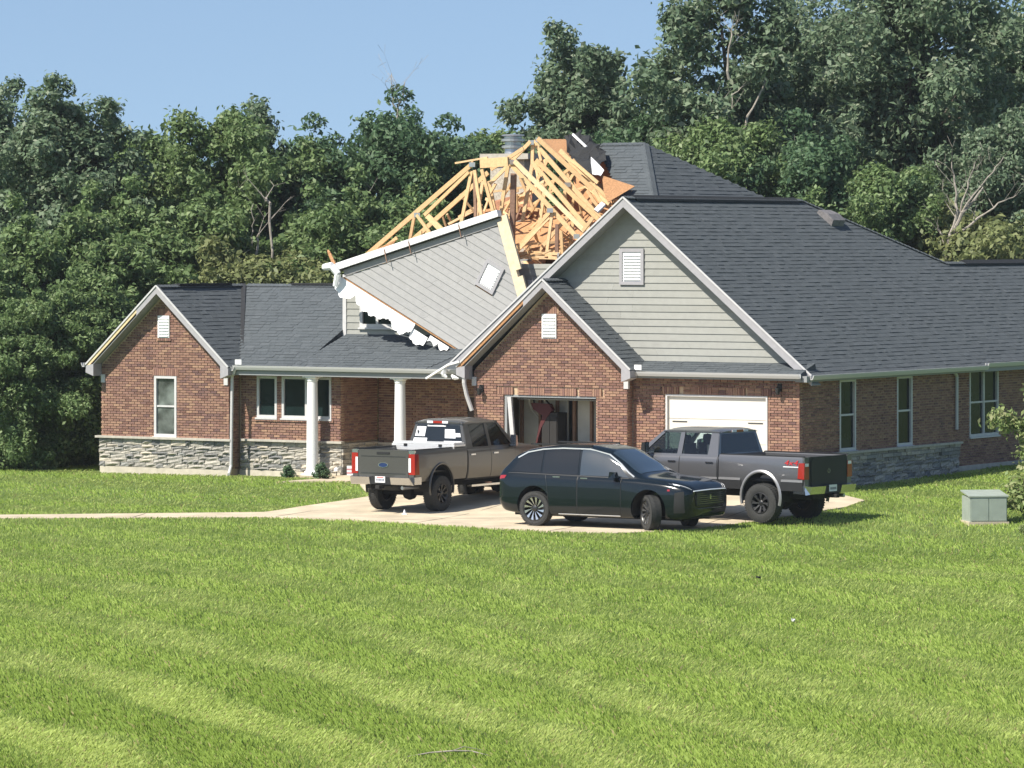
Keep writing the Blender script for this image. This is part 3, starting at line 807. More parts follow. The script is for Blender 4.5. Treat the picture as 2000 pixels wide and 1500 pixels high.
# loose gutter hanging at the porch corner
lg = thing('loose_gutter', 'bent white gutter piece hanging at the porch roof corner', 'gutter')
lg.matrix_world = HM @ Matrix.Translation((-10.5, -.75, 3.5))
MB().beam((-.78, 0, -.28), (-.05, .02, .12), .10, .05).beam((-.05, .02, .12), (.28, .04, .20), .10, .06).build('trough', 'vinyl_white', lg)
MB().tube([(-.22, .05, .02), (-.26, .06, -.16), (-.15, .06, -.25)], [.07, .08, .03], 6).build('end_flap', 'vinyl_white', lg)
MB().tube([(-.02, .1, -.18), (.08, .1, -.25), (.2, .12, -.27)], [.03, .07, .02], 6).build('torn_flap', 'vinyl_white', lg)

# ================================================================== exposed roof framing
fram = thing('roof_framing', 'broken raw timber roof trusses standing exposed above the porch', 'roof trusses', HC, -HA)
TR = {
'A':(1.7,[(-11.27,9.22,-15.43,6.23,0.13),(-11.44,8.96,-12.97,7.75,0.1),(-11.37,8.99,-11.75,7.28,0.1),(-13.17,7.76,-12.54,7.01,0.09),(-13.25,7.68,-13.5,6.8,0.09),(-12.89,7.75,-12.17,7.16,0.16),(-11.21,9.01,-10.95,7.49,0.1),(-11.01,9.03,-10.57,7.56,0.1),(-11.3,8.91,-11.21,7.44,0.09),(-13.11,7.3,-13.1,6.94,0.07),(-14.99,6.36,-13.86,7.11,0.1),(-14.76,6.41,-14.06,6.92,0.1),(-14.06,6.58,-13.86,6.84,0.06)]),
'R':(2.0,[(-11.26,9.2,-10.31,9.25,0.26),(-12.11,9.22,-11.04,9.37,0.05)]),
'M':(2.5,[(-10.39,9.27,-8.12,7.3,0.13),(-10.56,9.2,-8.31,7.01,0.13),(-10.2,9.63,-11.21,9.04,0.1),(-10.54,9.28,-11.3,8.64,0.1),(-10.62,9.16,-10.93,7.63,0.11),(-10.43,8.92,-10.57,6.92,0.16),(-9.22,7.89,-10.51,6.7,0.1),(-9.33,7.68,-10.45,6.66,0.09),(-9.21,7.87,-9.4,6.54,0.09),(-8.85,7.3,-8.87,6.61,0.09),(-8.97,7.49,-9.0,6.68,0.11),(-11.1,8.64,-11.24,8.3,0.08),(-8.14,7.3,-7.81,7.67,0.1)]),
'K':(4.0,[(-10.79,9.86,-8.49,7.66,0.13),(-10.54,9.94,-8.21,8.01,0.13),(-10.79,9.85,-11.5,9.32,0.11),(-10.78,9.81,-10.82,9.11,0.1),(-10.25,9.39,-10.79,9.06,0.09),(-10.29,9.34,-10.54,8.77,0.09),(-10.59,9.59,-10.48,9.3,0.08),(-9.47,9.3,-8.55,8.66,0.09),(-9.58,9.24,-8.77,8.68,0.07),(-9.94,8.86,-10.17,8.45,0.09),(-9.97,8.79,-10.39,8.6,0.07),(-9.66,8.45,-9.63,8.07,0.09),(-9.33,8.35,-9.47,7.97,0.08),(-9.05,8.59,-8.21,8.06,0.1),(-8.71,8.45,-8.38,7.97,0.1),(-8.94,8.45,-8.49,7.87,0.09)]),
'J':(5.2,[(-11.25,8.76,-12.86,7.7,0.09),(-11.48,8.5,-12.68,8.09,0.08),(-10.96,8.81,-12.16,8.28,0.08),(-11.7,8.47,-12.45,8.38,0.07),(-10.68,8.52,-11.65,8.08,0.07),(-11.76,8.13,-12.74,7.5,0.08),(-12.45,7.99,-11.19,7.89,0.1),(-11.13,8.32,-11.93,7.69,0.06),(-11.7,7.99,-11.93,7.21,0.05),(-10.68,8.37,-10.34,7.88,0.08),(-11.53,8.13,-12.74,7.99,0.07),(-14.02,7.7,-13.5,8.09,0.09),(-14.43,7.8,-14.37,7.4,0.06),(-14.82,7.85,-14.79,7.31,0.06),(-14.2,7.5,-13.67,7.9,0.07),(-12.8,8.28,-12.05,8.67,0.07),(-12.74,8.43,-11.53,8.62,0.06)]),
'F':(3.2,[(-10.46,6.92,-9.68,6.99,0.07),(-10.24,6.92,-9.9,7.3,0.06),(-10.8,6.65,-9.01,6.73,0.1),(-10.69,6.58,-9.34,6.54,0.09),(-10.02,6.54,-9.23,6.68,0.08),(-10.18,7.06,-9.96,7.3,0.07),(-9.07,7.25,-9.01,6.82,0.08),(-10.86,6.82,-10.3,6.68,0.06),(-9.79,6.73,-8.79,6.85,0.07)]),
}
for src, dst, dw, du, dz, sel in (('K', 'K2', 1.0, .30, -.18, (0, 4, 5, 10, 11)), ('M', 'M2', .75, .25, -.05, (0, 1, 4, 6, 8)), ('K', 'K3', 1.7, .20, -.55, (0, 3, 9)), ('A', 'A2', 1.1, -.25, -.35, (0, 2, 4, 6)), ('M', 'M3', 2.0, .1, -.35, (0, 4, 6, 8, 9))):
    w_, b_ = TR[src]; TR[dst] = (w_+dw, [(a+du+rg.uniform(-.08, .08), b+dz+rg.uniform(-.1, .1), c+du+rg.uniform(-.08, .08), d+dz+rg.uniform(-.1, .1), e) for i, (a, b, c, d, e) in enumerate(b_) if i in sel])
DARK = {('A', 8), ('M', 5), ('M', 10), ('J', 8)}
for key, (w, bs) in TR.items():
    top = None
    for i, (u0, z0, u1, z1, t) in enumerate(bs):
        j0, j1 = rg.uniform(-.10, .10), rg.uniform(-.10, .10)
        if key in 'JF': j0, j1 = rg.uniform(-.6, .6), rg.uniform(-.6, .6)
        mb = MB().beam((u0, w+j0, z0), (u1, w+j1, z1), .045, t)
        if t > .15: mb.beam((u0, w+j0+.06, z0-.03), (u1, w+j1+.06, z1+.02), .04, t*.8)
        nm = 'truss' if top is None else ('chord' if t > .105 else 'web')
        o = mb.build(nm, 'brown_wood' if (key, i) in DARK else 'raw_wood', top or fram)
        if top is None: top = o
# steel connector plates at the joints
for (u, z, w) in ((-11.3, 9.17, 1.65), (-13.15, 7.76, 1.65), (-10.47, 9.24, 2.45), (-9.22, 7.88, 2.45), (-10.78, 9.83, 3.95), (-10.52, 9.9, 3.95), (-9.55, 8.62, 3.95), (-8.35, 7.15, 2.45)):
    MB().box(u-.10, u+.10, w-.03, w-.02, z-.07, z+.06).build('connector_plate', 'chimney_metal', fram)
# sheathing boards left on and fallen in
def sheet(name, pts, mat, par=fram, t=.018):
    P = [Vector(p) for p in pts]; n = Vector((0, 0, 0))
    for a, b in zip(P, P[1:]+P[:1]): n += a.cross(b)
    n.normalize(); return MB().prism(pts, n*t).build(name, mat, par, fix=True)
sheet('sheathing_board', [(-12.08, 6.6, 9.99), (-11.68, 7.6, 10.0), (-10.82, 7.0, 9.52), (-10.29, 6.2, 9.01), (-10.64, 5.8, 9.38), (-10.56, 5.2, 9.32)], 'osb')
sheet('sheathing_board', [(-8.82, 4.6, 8.88), (-7.86, 4.8, 8.57), (-8.03, 3.6, 8.11), (-8.41, 4.0, 8.44)], 'osb')
sheet('sheathing_board', [(-13.48, 6.0, 8.15), (-12.15, 6.2, 8.49), (-11.78, 5.6, 7.7), (-13.05, 5.5, 7.45)], 'osb_dark')
sheet('sheathing_board', [(-12.19, 5.2, 7.55), (-10.92, 5.6, 7.79), (-9.29, 4.4, 7.3), (-9.49, 4.0, 6.82), (-11.42, 4.0, 6.82)], 'osb')
sheet('sheathing_board', [(-13.44, 5.2, 7.89), (-12.99, 5.6, 7.99), (-12.67, 5.0, 7.5), (-13.17, 4.6, 7.3)], 'osb')
sheet('sheathing_board', [(-14.05, 4.6, 7.35), (-13.79, 5.2, 7.55), (-13.51, 4.4, 7.11), (-13.73, 4.2, 7.11)], 'osb')
sheet('sheathing_board', [(-11.5, 5.8, 7.7), (-9.53, 4.8, 7.88), (-8.71, 4.0, 7.59), (-9.15, 3.8, 7.01)], 'osb')
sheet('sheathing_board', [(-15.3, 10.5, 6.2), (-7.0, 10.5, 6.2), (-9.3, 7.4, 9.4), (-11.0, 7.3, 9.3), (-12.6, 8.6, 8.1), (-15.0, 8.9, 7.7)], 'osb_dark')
sheet('sheathing_board', [(-10.6, 5.9, 8.9), (-9.0, 5.3, 8.6), (-8.3, 4.4, 7.7), (-9.9, 5.2, 7.9)], 'osb')
sheet('sheathing_board', [(-9.9, 4.6, 7.5), (-8.3, 4.3, 7.8), (-7.9, 3.7, 7.3), (-9.2, 3.7, 6.8)], 'osb_dark')
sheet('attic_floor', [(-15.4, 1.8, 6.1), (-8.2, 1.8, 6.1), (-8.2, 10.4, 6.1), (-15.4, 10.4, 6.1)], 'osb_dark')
sheet('splintered_board', [(-15.0, 1.55, 6.35), (-14.3, 1.6, 6.45), (-13.85, 1.62, 7.05), (-14.5, 1.6, 6.8)], 'osb')
for i in range(46):
    u = rg.uniform(-13.2, -8.4); z = rg.uniform(6.5, 8.3); a = rg.uniform(-.9, 2.2); L = rg.uniform(.35, 1.0); w = rg.uniform(4.2, 6.2)
    MB().beam((u, w, z), (u+L*math.cos(a), w+rg.uniform(-.4, .4), z+L*math.sin(a)), .045, rg.uniform(.05, .10)).build('broken_stick', 'raw_wood', fram)
for i in range(14):
    u = rg.uniform(-10.7, -8.9); z = 6.45+rg.uniform(0, .25); L = rg.uniform(.25, .7); a = rg.uniform(-.35, .35)
    MB().beam((u, 1.75+rg.uniform(-.2, 1), z), (u+L*math.cos(a), 1.9+rg.uniform(-.3, .6), z+L*math.sin(a)), .05, rg.uniform(.04, .09)).build('broken_stick', 'raw_wood' if rg.random() < .8 else 'soffit', fram)
# lifted felt, and a white underlay scrap
def crumple(name, pts, mat, label, cat, amp, seed, sub=4):
    r = random.Random(seed); bm = bmesh.new()
    bm.faces.new([bm.verts.new(p) for p in pts]); bmesh.ops.triangulate(bm, faces=bm.faces)
    bmesh.ops.subdivide_edges(bm, edges=bm.edges[:], cuts=sub, use_grid_fill=True)
    for v in bm.verts: v.co += Vector((r.uniform(-1, 1), r.uniform(-1, 1), r.uniform(-1, 1)))*amp
    bmesh.ops.solidify(bm, geom=bm.faces[:], thickness=.015)
    bmesh.ops.recalc_face_normals(bm, faces=bm.faces)
    me = bpy.data.meshes.new(name); bm.to_mesh(me); bm.free()
    o = link(name, me, mat); o.matrix_world = HM; tag(o, label, cat); return o
crumple('roofing_felt', [(-11.60, 7.0, 10.02), (-11.15, 7.2, 10.20), (-10.45, 6.8, 10.0), (-9.75, 6.3, 9.66), (-8.95, 4.7, 8.90), (-9.85, 5.0, 8.86), (-10.70, 6.0, 9.45)], 'felt', 'crumpled black roofing felt hanging at the torn roof edge', 'roofing felt', .09, 5)
crumple('underlay_scrap', [(-9.45, 5.0, 9.41), (-8.85, 4.8, 9.01), (-8.75, 4.4, 8.86), (-8.97, 4.3, 8.89)], 'vinyl_white', 'white torn underlay scrap lying below the black felt', 'underlay', .02, 6, 2)
ws = MB().beam((-11.06, 6.7, 10.12), (-10.36, 6.3, 9.73), .05, .06).build('trim_strip', 'vinyl_white'); ws.matrix_world = HM
tag(ws, 'short white trim strip lying on the black roofing felt', 'trim strip')
sc2 = MB().beam((-7.99, 3.3, 8.06), (-8.12, 3.1, 7.85), .1, .14).build('trim_scrap', 'vinyl_white'); sc2.matrix_world = HM
tag(sc2, 'white scrap of trim beside the grey gable peak', 'trim scrap')

# ================================================================== things inside the open garage
M('red_cloth', (.075, .012, .012), .7); M('dark_cloth', (.02, .018, .016), .8); M('shelf_steel', (.07, .08, .08), .5); M('bin', (.05, .06, .07), .5, cols=[(.05, .06, .07), (.10, .04, .03), (.08, .09, .10), (.03, .05, .08)])
def hthing(name, label, cat, u, w, z): 
    o = thing(name, label, cat); o.matrix_world = HM @ Matrix.Translation((u, w, z)); return o
bag = hthing('hanging_bag', 'dark red bag hanging inside the open garage', 'bag', -8.15, .22, 1.75)
MB().prism([(-.34, 0, .82), (.24, 0, .80), (.34, 0, .64), (.20, 0, .46), (.0, 0, .15), (-.10, 0, -.12), (-.14, 0, -.30), (-.18, 0, -.26), (-.08, 0, .16), (.04, 0, .48), (-.26, 0, .64)], (0, .18, 0)).build('cloth', 'red_cloth', bag, fix=True)
MB().tube([(-.28, .08, .8), (-.3, .08, .95), (.0, .08, 1.02), (.2, .08, .8)], .025).build('strap', 'dark_cloth', bag)
sh = hthing('storage_shelf', 'dark steel storage shelf in the open garage', 'shelf', -7.6, .28, .31)
MB().box(0, 1.7, 0, .5, .85, .9).box(0, 1.7, 0, .5, .35, .40).build('shelf_board', 'shelf_steel', sh)
for x in (0, 1.65):
    for y in (0, .45): MB().box(x, x+.05, y, y+.05, 0, 1.0).build('leg', 'shelf_steel', sh)
for i, x in enumerate((.12, .55, 1.0, 1.35)):
    b = hthing('storage_bin', ['grey storage bin at the left end of the garage shelf', 'storage bin second from the left on the garage shelf', 'storage bin third from the left on the garage shelf', 'storage bin at the right end of the garage shelf'][i], 'bin', -7.6+x, .33, 1.215)
    MB().box(0, .3, 0, .3, 0, .22+.07*(i % 2)).build('box', 'bin', b); MB().box(-.015, .315, -.015, .315, .222+.07*(i % 2), .25+.07*(i % 2)).build('lid', 'shelf_steel', b)
cab = hthing('tool_cabinet', 'tall dark cabinet at the back of the open garage', 'cabinet', -8.15, .25, .31)
MB().box(0, .5, 0, .5, 0, 2.0).build('body', 'dark_cloth', cab); MB().box(.02, .25, -.02, -.002, .1, 1.9).build('door', 'dark_cloth', cab); MB().box(.265, .48, -.02, -.002, .1, 1.9).build('door', 'dark_cloth', cab)
# ================================================================== vehicles
M('paint_black', (.003, .007, .010), .16, spec=.25, coat=.55)
M('paint_bronze', (.085, .082, .075), .32, metal=.35, coat=.45, noise=(60, .08))
M('paint_grey', (.135, .135, .14), .30, metal=.5, coat=.7, noise=(60, .06))
M('paint_lower', (.030, .030, .030), .4, metal=.2, coat=.3)
M('rubber', (.035, .035, .033), .85, noise=(30, .3), bump=(120, .5))
M('plastic_black', (.012, .012, .012), .55)
M('chrome', (.55, .55, .55), .22, metal=1.0)
M('alloy', (.62, .62, .62), .25, metal=.9)
M('alloy_dark', (.06, .06, .06), .35, metal=.7)
M('underbody', (.018, .017, .016), .9)
M('auto_glass', (.0, .0, .0), alpha_glass=(.32, .38, .37))
M('privacy_glass', (.006, .008, .009), .03, spec=.7)
M('clear_glass', (.0, .0, .0), alpha_glass=(.84, .90, .91))
M('light_red', (.30, .010, .008), .15, coat=1.0)
M('light_white', (.82, .83, .85), .15, coat=1.0)
M('seat', (.045, .043, .04), .8)
M('headliner', (.28, .28, .27), .9)
M('sticker', (.80, .80, .80), .4)
M('badge_blue', (.012, .03, .10), .3)
M('decal_red', (.55, .03, .03), .4)
M('diamond_plate', (.70, .70, .69), .4, metal=.35, bump=(60, .35))

def herm(xs, Y, xq):
    """monotone cubic through the stations"""
    xs = np.asarray(xs, float); Y = np.asarray(Y, float); h = np.diff(xs)
    d = np.diff(Y, axis=0)/h.reshape(-1, *([1]*(Y.ndim-1)))
    m = np.zeros_like(Y); m[0] = d[0]; m[-1] = d[-1]
    a, b = d[:-1], d[1:]
    with np.errstate(divide='ignore', invalid='ignore'): hm = np.where(a*b > 0, 2*a*b/(a+b), 0)
    m[1:-1] = np.nan_to_num(hm)
    i = np.clip(np.searchsorted(xs, xq)-1, 0, len(xs)-2); t = ((xq-xs[i])/h[i]).reshape(-1, *([1]*(Y.ndim-1))); H = h[i].reshape(t.shape)
    return (2*t**3-3*t**2+1)*Y[i]+(t**3-2*t**2+t)*H*m[i]+(-2*t**3+3*t**2)*Y[i+1]+(t**3-t**2)*H*m[i+1]
class Loft:
    """stations (x, [(y, z) ...]) from bottom centre to top centre, mirrored"""
    def __init__(s, st): s.x = [a for a, _ in st]; s.Y = np.array([b for _, b in st], float); s.k = s.Y.shape[1]
    def sec(s, xq): return herm(s.x, s.Y, np.atleast_1d(np.asarray(xq, float)))
    def pt(s, x, t, side=1):
        c = s.sec([x])[0]; p = herm(np.arange(s.k), c, np.array([t]))[0]; return Vector((x, side*p[0], p[1]))
    def nrm(s, x, t, side=1):
        a = s.pt(min(x+.03, s.x[-1]), t, side)-s.pt(max(x-.03, s.x[0]), t, side); b = s.pt(x, min(t+.05, s.k-1), side)-s.pt(x, max(t-.05, 0), side)
        n = a.cross(b).normalized()
        return -n*side
    def mesh(s, dx=.06, sub=3):
        xq = np.unique(np.concatenate([np.arange(s.x[0], s.x[-1], dx), [s.x[-1]]])); S = s.sec(xq)
        tq = np.linspace(0, s.k-1, (s.k-1)*sub+1); V = []; F = []
        for x, c in zip(xq, S):
            P = herm(np.arange(s.k), c, tq)
            V += [(x, p[0], p[1]) for p in P]+[(x, -p[0], p[1]) for p in P[-2:0:-1]]
        n = 2*len(tq)-2
        for i in range(len(xq)-1):
            for j in range(n): F.append((i*n+j, i*n+(j+1) % n, (i+1)*n+(j+1) % n, (i+1)*n+j))
        F.append(tuple(range(n))[::-1]); F.append(tuple(range((len(xq)-1)*n, len(xq)*n)))
        mb = MB(); mb.V = V; mb.F = F; return mb
    def panel(s, quad, off=.006, nu=10, nt=6, side=1, edge=.004):
        """thin skin on the surface. quad: four (x, t) corners a,b,c,d"""
        (xa, ta), (xb, tb), (xc, tc), (xd, td) = quad; V = []; B = []
        for j in range(nt+1):
            g = j/nt
            for i in range(nu+1):
                f = i/nu
                x = (1-g)*((1-f)*xa+f*xb)+g*((1-f)*xd+f*xc); t = (1-g)*((1-f)*ta+f*tb)+g*((1-f)*td+f*tc)
                p = s.pt(x, t, side); n = s.nrm(x, t, side); V.append(p+n*off); B.append(p+n*(off-edge-.004))
        k = len(V); F = []; w = nu+1
        for j in range(nt):
            for i in range(nu): F.append((j*w+i, j*w+i+1, (j+1)*w+i+1, (j+1)*w+i))
        ring = [i for i in range(w)]+[j*w+nu for j in range(1, nt+1)]+[nt*w+i for i in range(nu-1, -1, -1)]+[j*w for j in range(nt-1, 0, -1)]
        for a, b in zip(ring, ring[1:]+ring[:1]): F.append((a, b, b+k, a+k))
        mb = MB(); mb.V = [tuple(v) for v in V+B]; mb.F = F; return mb
def cut(obj, cutter_mb):
    """boolean difference, applied"""
    bm = bmesh.new(); bm.from_mesh(obj.data); bmesh.ops.remove_doubles(bm, verts=bm.verts, dist=1e-5); bmesh.ops.recalc_face_normals(bm, faces=bm.faces); bm.to_mesh(obj.data); bm.free()
    c = cutter_mb.build('cutter', None, None, fix=True)
    mo = obj.modifiers.new('cut', 'BOOLEAN'); mo.operation = 'DIFFERENCE'; mo.object = c; mo.solver = 'EXACT'
    par = obj.parent; obj.parent = None; bpy.context.view_layer.update()
    me = bpy.data.meshes.new_from_object(obj.evaluated_get(bpy.context.evaluated_depsgraph_get()))
    obj.modifiers.clear(); mats = list(obj.data.materials); obj.data = me
    me.materials.clear()
    for m_ in mats: me.materials.append(m_)
    me.polygons.foreach_set('material_index', [0]*len(me.polygons))
    me.polygons.foreach_set('use_smooth', [True]*len(me.polygons)); me.set_sharp_from_angle(angle=RAD(32))
    obj.parent = par; cm = c.data; bpy.data.objects.remove(c); bpy.data.meshes.remove(cm)
def arch_cutter(ax, r, y0, y1, z):
    m = MB()
    for x in ax:
        for s in (-1, 1): m.cyl((x, s*y0, z), (x, s*y1, z), r, r, 40)
    return m
def wheel(par, pos, r, wid, rr, style, side, steer=0.0):
    """tyre part with tread blocks; rim with spokes as its pieces. side: +1 left, -1 right"""
    h = wid/2
    t = MB().lathe([(-h*.9, rr), (-h, rr+.03), (-h*.98, r-.05), (-h*.86, r-.015), (-h*.7, r-.003), (h*.7, r-.003), (h*.86, r-.015), (h*.98, r-.05), (h, rr+.03), (h*.9, rr)], 48, 'y', closed=True)
    nb = 44 if style != 'turbine' else 60
    for i in range(nb):
        a = 2*math.pi*i/nb; c, s_ = math.cos(a), math.sin(a); bw = .018 if style != 'turbine' else .010
        for y0, y1, da in ((-h*.92, -h*.35, 0), (-h*.28, h*.28, .5), (h*.35, h*.92, 0)):
            a2 = a+da*2*math.pi/nb; c, s_ = math.cos(a2), math.sin(a2); ro = r+.004 if abs(y0+y1) < .1 else r-.002
            R = Vector((c, 0, s_)); T = Vector((-s_, 0, c)); V = []
            for yy in (y0, y1):
                for (q, rad) in ((-bw, r-.03), (bw, r-.03), (bw, ro), (-bw, ro)): V.append(R*rad+T*q+Vector((0, yy, 0)))
            t.add(V, [(0, 3, 2, 1), (4, 5, 6, 7), (0, 1, 5, 4), (1, 2, 6, 5), (2, 3, 7, 6), (3, 0, 4, 7)])
    W = t.build('wheel', 'rubber', par, smooth=35)
    W.location = pos; W.rotation_euler = (0, 0, steer)
    so = side  # outward
    rim_m = {'turbine': 'alloy', 'off': 'alloy_dark', 'off2': 'alloy_dark'}[style]
    rim = MB().lathe([(so*h*.95, rr+.004), (so*h*.98, rr-.012), (so*h*.80, rr-.03), (so*-h*.8, rr-.03), (so*-h*.8, rr+.002)], 40, 'y')
    rim.build('rim', 'alloy_dark', W, smooth=35)
    MB().lathe([(so*-h*.30, rr-.032), (so*-h*.28, .02), (so*-h*.2, .0)], 32, 'y').build('brake', 'underbody', W)
    MB().lathe([(so*h*.2, .07), (so*h*.72, .065), (so*h*.78, .05), (so*h*.8, .0)], 20, 'y').build('hub', 'alloy_dark', W, smooth=35)
    n = {'turbine': 12, 'off': 8, 'off2': 8}[style]
    for i in range(n):
        a = 2*math.pi*i/n; tw = .32 if style == 'turbine' else .0
        p = Vector((math.cos(a)*.055, so*h*.60, math.sin(a)*.055)); q = Vector((math.cos(a+tw)*(rr-.02), so*h*.88, math.sin(a+tw)*(rr-.02)))
        m = MB().beam(p, q, .03, .045 if style == 'turbine' else .036)
        if style == 'turbine': m = MB().prism([p+Vector((0, 0, 0)), p.lerp(q, .5)+Vector((-math.sin(a), 0, math.cos(a)))*.012, q+Vector((-math.sin(a), 0, math.cos(a)))*.045, q-Vector((-math.sin(a), 0, math.cos(a)))*.03], (0, so*-.025, 0))
        if style != 'turbine':
            q2 = Vector((math.cos(a+.22)*(rr-.02), so*h*.88, math.sin(a+.22)*(rr-.02))); m.beam(p.lerp(q, .45), q2, .028, .03)
        m.build('spoke', rim_m if style != 'off' else 'alloy_mid', W)
    return W
M('alloy_mid', (.22, .22, .22), .3, metal=.85)

# ------------------------------------------------------------------ pickup
def pickup(loc, rz, label, paint, lower, style, new_style, scale=1.07):
    T = thing('pickup_truck', label, 'pickup truck', loc, rz, None, scale)
    XR, XB, XF, AX2 = -1.22, 1.26, 5.25, 4.32; AZ = .455
    low = [(0, .60), (.80, .60), (.93, .64), (.985, .80), (1.0, 1.0), (.995, 1.18), (.975, 1.30), (.93, 1.365), (.45, 1.37), (0, 1.37)]
    def sc(f, top, crown, yb=1.0): return [(y*yb, (.6+(z-.6)*f) if i < 7 else top+(crown if i > 7 else 0)) for i, (y, z) in enumerate(low)]
    L = Loft([(XB+.02, low), (3.55, low), (3.95, sc(1.0, 1.365, .02)), (4.4, sc(.99, 1.36, .045, .985)), (4.9, sc(.97, 1.32, .05, .97)), (5.12, sc(.94, 1.26, .04, .94)), (XF, sc(.86, 1.14, .03, .88))])
    body = L.mesh(.09, 2).build('body', paint, T, smooth=35)
    cut(body, arch_cutter([AX2], .555, .55, 1.3, AZ+.05))
    # bed sides with wheel openings
    prof = [(.84, .66), (.94, .66), (.985, .82), (1.0, 1.0), (.995, 1.22), (.985, 1.36), (.955, 1.425), (.87, 1.43), (.845, 1.40)]
    for s in (-1, 1):
        m = MB(); n = len(prof); xs = np.linspace(XR, XB-.015, 14); V = []
        for x in xs: V += [(x, s*y, z) for y, z in prof]
        F = [(i*n+j, i*n+(j+1) % n, (i+1)*n+(j+1) % n, (i+1)*n+j) for i in range(len(xs)-1) for j in range(n)]
        F += [tuple(range(n)), tuple(range((len(xs)-1)*n, len(xs)*n))]
        m.add(V, F); o = m.build('bed_side', paint, T, smooth=35)
        cut(o, arch_cutter([0], .56, .5, 1.3, AZ+.05))
        MB().box(XR+.02, XB-.03, s*.90-.045, s*.90+.045, 1.431, 1.447).build('rail_cap', 'plastic_black', T)
        for ax in (0, AX2):
            lin = MB(); N = 26; V = []
            for i in range(N+1):
                a = math.pi*(-.06+1.12*i/N)
                for y in (.50, .955): V.append((ax+.552*math.cos(a), s*y, AZ+.05+.552*math.sin(a)))
            lin.add(V, [(2*i, 2*i+1, 2*i+3, 2*i+2) for i in range(N)]); lin.build('wheel_liner', 'underbody', T)
            fl = MB(); V = []
            for i in range(N+1):
                a = math.pi*(-.10+1.20*i/N)
                for (rr_, y) in ((.548, .96), (.548, 1.022), (.575, 1.03), (.615 if not new_style else .60, 1.002)): V.append((ax+rr_*math.cos(a), s*y, AZ+.05+rr_*math.sin(a)))
            fl.add(V, [(4*i+j, 4*i+j+1, 4*i+j+5, 4*i+j+4) for i in range(N) for j in range(3)])
            fl.build('fender_lip', paint if new_style else 'trim_silver', T, smooth=50)
        if not new_style:
            MB().box(XR+.0, -.60, s*1.0-.012, s*1.0+.012, .865, .915).box(.60, XB-.02, s*1.0-.012, s*1.0+.012, .865, .915).build('body_moulding', 'trim_silver', T)
            MB().box(XR+.0, -.575, s*.99-.012, s*.99+.012, .665, .862).build('lower_panel', 'paint_lower', T)
            MB().box(.58, XB-.02, s*.99-.012, s*.99+.012, .665, .862).build('lower_panel', 'paint_lower', T)
            MB().box(XB+.03, AX2-.6, s*.998-.012, s*.998+.012, .865, .91).build('body_moulding', 'trim_silver', T)
    MB().box(XR, XB-.02, -.86, .86, .86, .90).build('bed_floor', 'plastic_black', T)
    MB().box(XB-.07, XB-.02, -.84, .84, .90, 1.42).build('bed_front', paint, T)
    # doors
    prof_t = lambda a, b, c, d, off, mat, s, nm: L.panel([(a, c), (b, c), (b, d), (a, d)], off, 8, 10, s).build(nm, mat, T, smooth=40)
    for s in (-1, 1):
        for (a, b) in ((XB+.05, 2.42), (2.44, 3.62)):
            prof_t(a-.014, b+.014, 2.15, 7.0, .003, 'plastic_black', s, 'door_gap')
            d = prof_t(a, b, 2.2, 6.95, .008, paint, s, 'door')
            hx = a+.10; p = L.pt(hx, 6.0, s)
            MB().beam((hx, p.y+s*.035, 1.235), (hx+.22, p.y+s*.035, 1.235), .02, .035).box(hx, hx+.02, min(p.y, p.y+s*.035), max(p.y, p.y+s*.035), 1.222, 1.248).build('handle', 'chrome', d)
        # pillars and glass
        def P3(x, z): 
            f = (z-1.36)/.57; return Vector((x, s*(.945-.205*f), z))
        def quad(name, pts, mat, th=.05):
            MB().prism([P3(*q) for q in pts], (0, -s*th, 0)).build(name, mat, T, fix=True)
        quad('pillar', [(1.30, 1.36), (1.62, 1.36), (1.62, 1.93), (1.42, 1.93)], paint)
        quad('pillar', [(2.40, 1.36), (2.54, 1.36), (2.54, 1.93), (2.42, 1.93)], paint)
        quad('pillar', [(3.60, 1.36), (3.80, 1.36), (3.06, 1.93), (2.96, 1.93)], paint)
        quad('window_sill', [(1.62, 1.36), (2.40, 1.36), (2.40, 1.405), (1.62, 1.405)], paint); quad('window_sill', [(2.54, 1.36), (3.62, 1.36), (3.56, 1.405), (2.54, 1.405)], paint)
        quad('header', [(1.62, 1.885), (2.40, 1.885), (2.40, 1.935), (1.62, 1.935)], paint); quad('header', [(2.54, 1.885), (3.02, 1.885), (2.96, 1.935), (2.54, 1.935)], paint)
        g = 'privacy_glass' if (new_style) else 'clear_glass'
        def pane(pts, mat, nm='side_window'): MB().prism([P3(*q)+Vector((0, -s*.02, 0)) for q in pts], (0, -s*.006, 0)).build(nm, mat, T, fix=True)
        pane([(1.622, 1.40), (2.398, 1.40), (2.418, 1.89), (1.622, 1.89)], g); pane([(2.542, 1.40), (3.60, 1.40), (3.01, 1.89), (2.542, 1.89)], 'auto_glass' if new_style else g)
        mm = MB().box(3.32, 3.42, s*1.10-.02, s*1.10+.02, 1.36, 1.40); mm.beam((3.42, s*.95, 1.38), (3.38, s*1.14, 1.42), .05, .05)
        mm.build('mirror_arm', 'plastic_black', T)
        mh = MB().add([(3.30, s*1.05, 1.38), (3.30, s*1.23, 1.38), (3.44, s*1.21, 1.40), (3.44, s*1.07, 1.40), (3.30, s*1.05, 1.66), (3.30, s*1.23, 1.66), (3.42, s*1.20, 1.63), (3.42, s*1.07, 1.63)], BOXF).build('mirror', 'chrome' if new_style else 'plastic_black', T, fix=True)
        MB().box(3.290, 3.298, min(s*1.07, s*1.21), max(s*1.07, s*1.21), 1.40, 1.64).build('mirror_glass', 'chrome', mh)
    # roof
    m = MB(); xs = np.linspace(1.36, 3.06, 13); ys = np.linspace(-.765, .765, 15); V = []
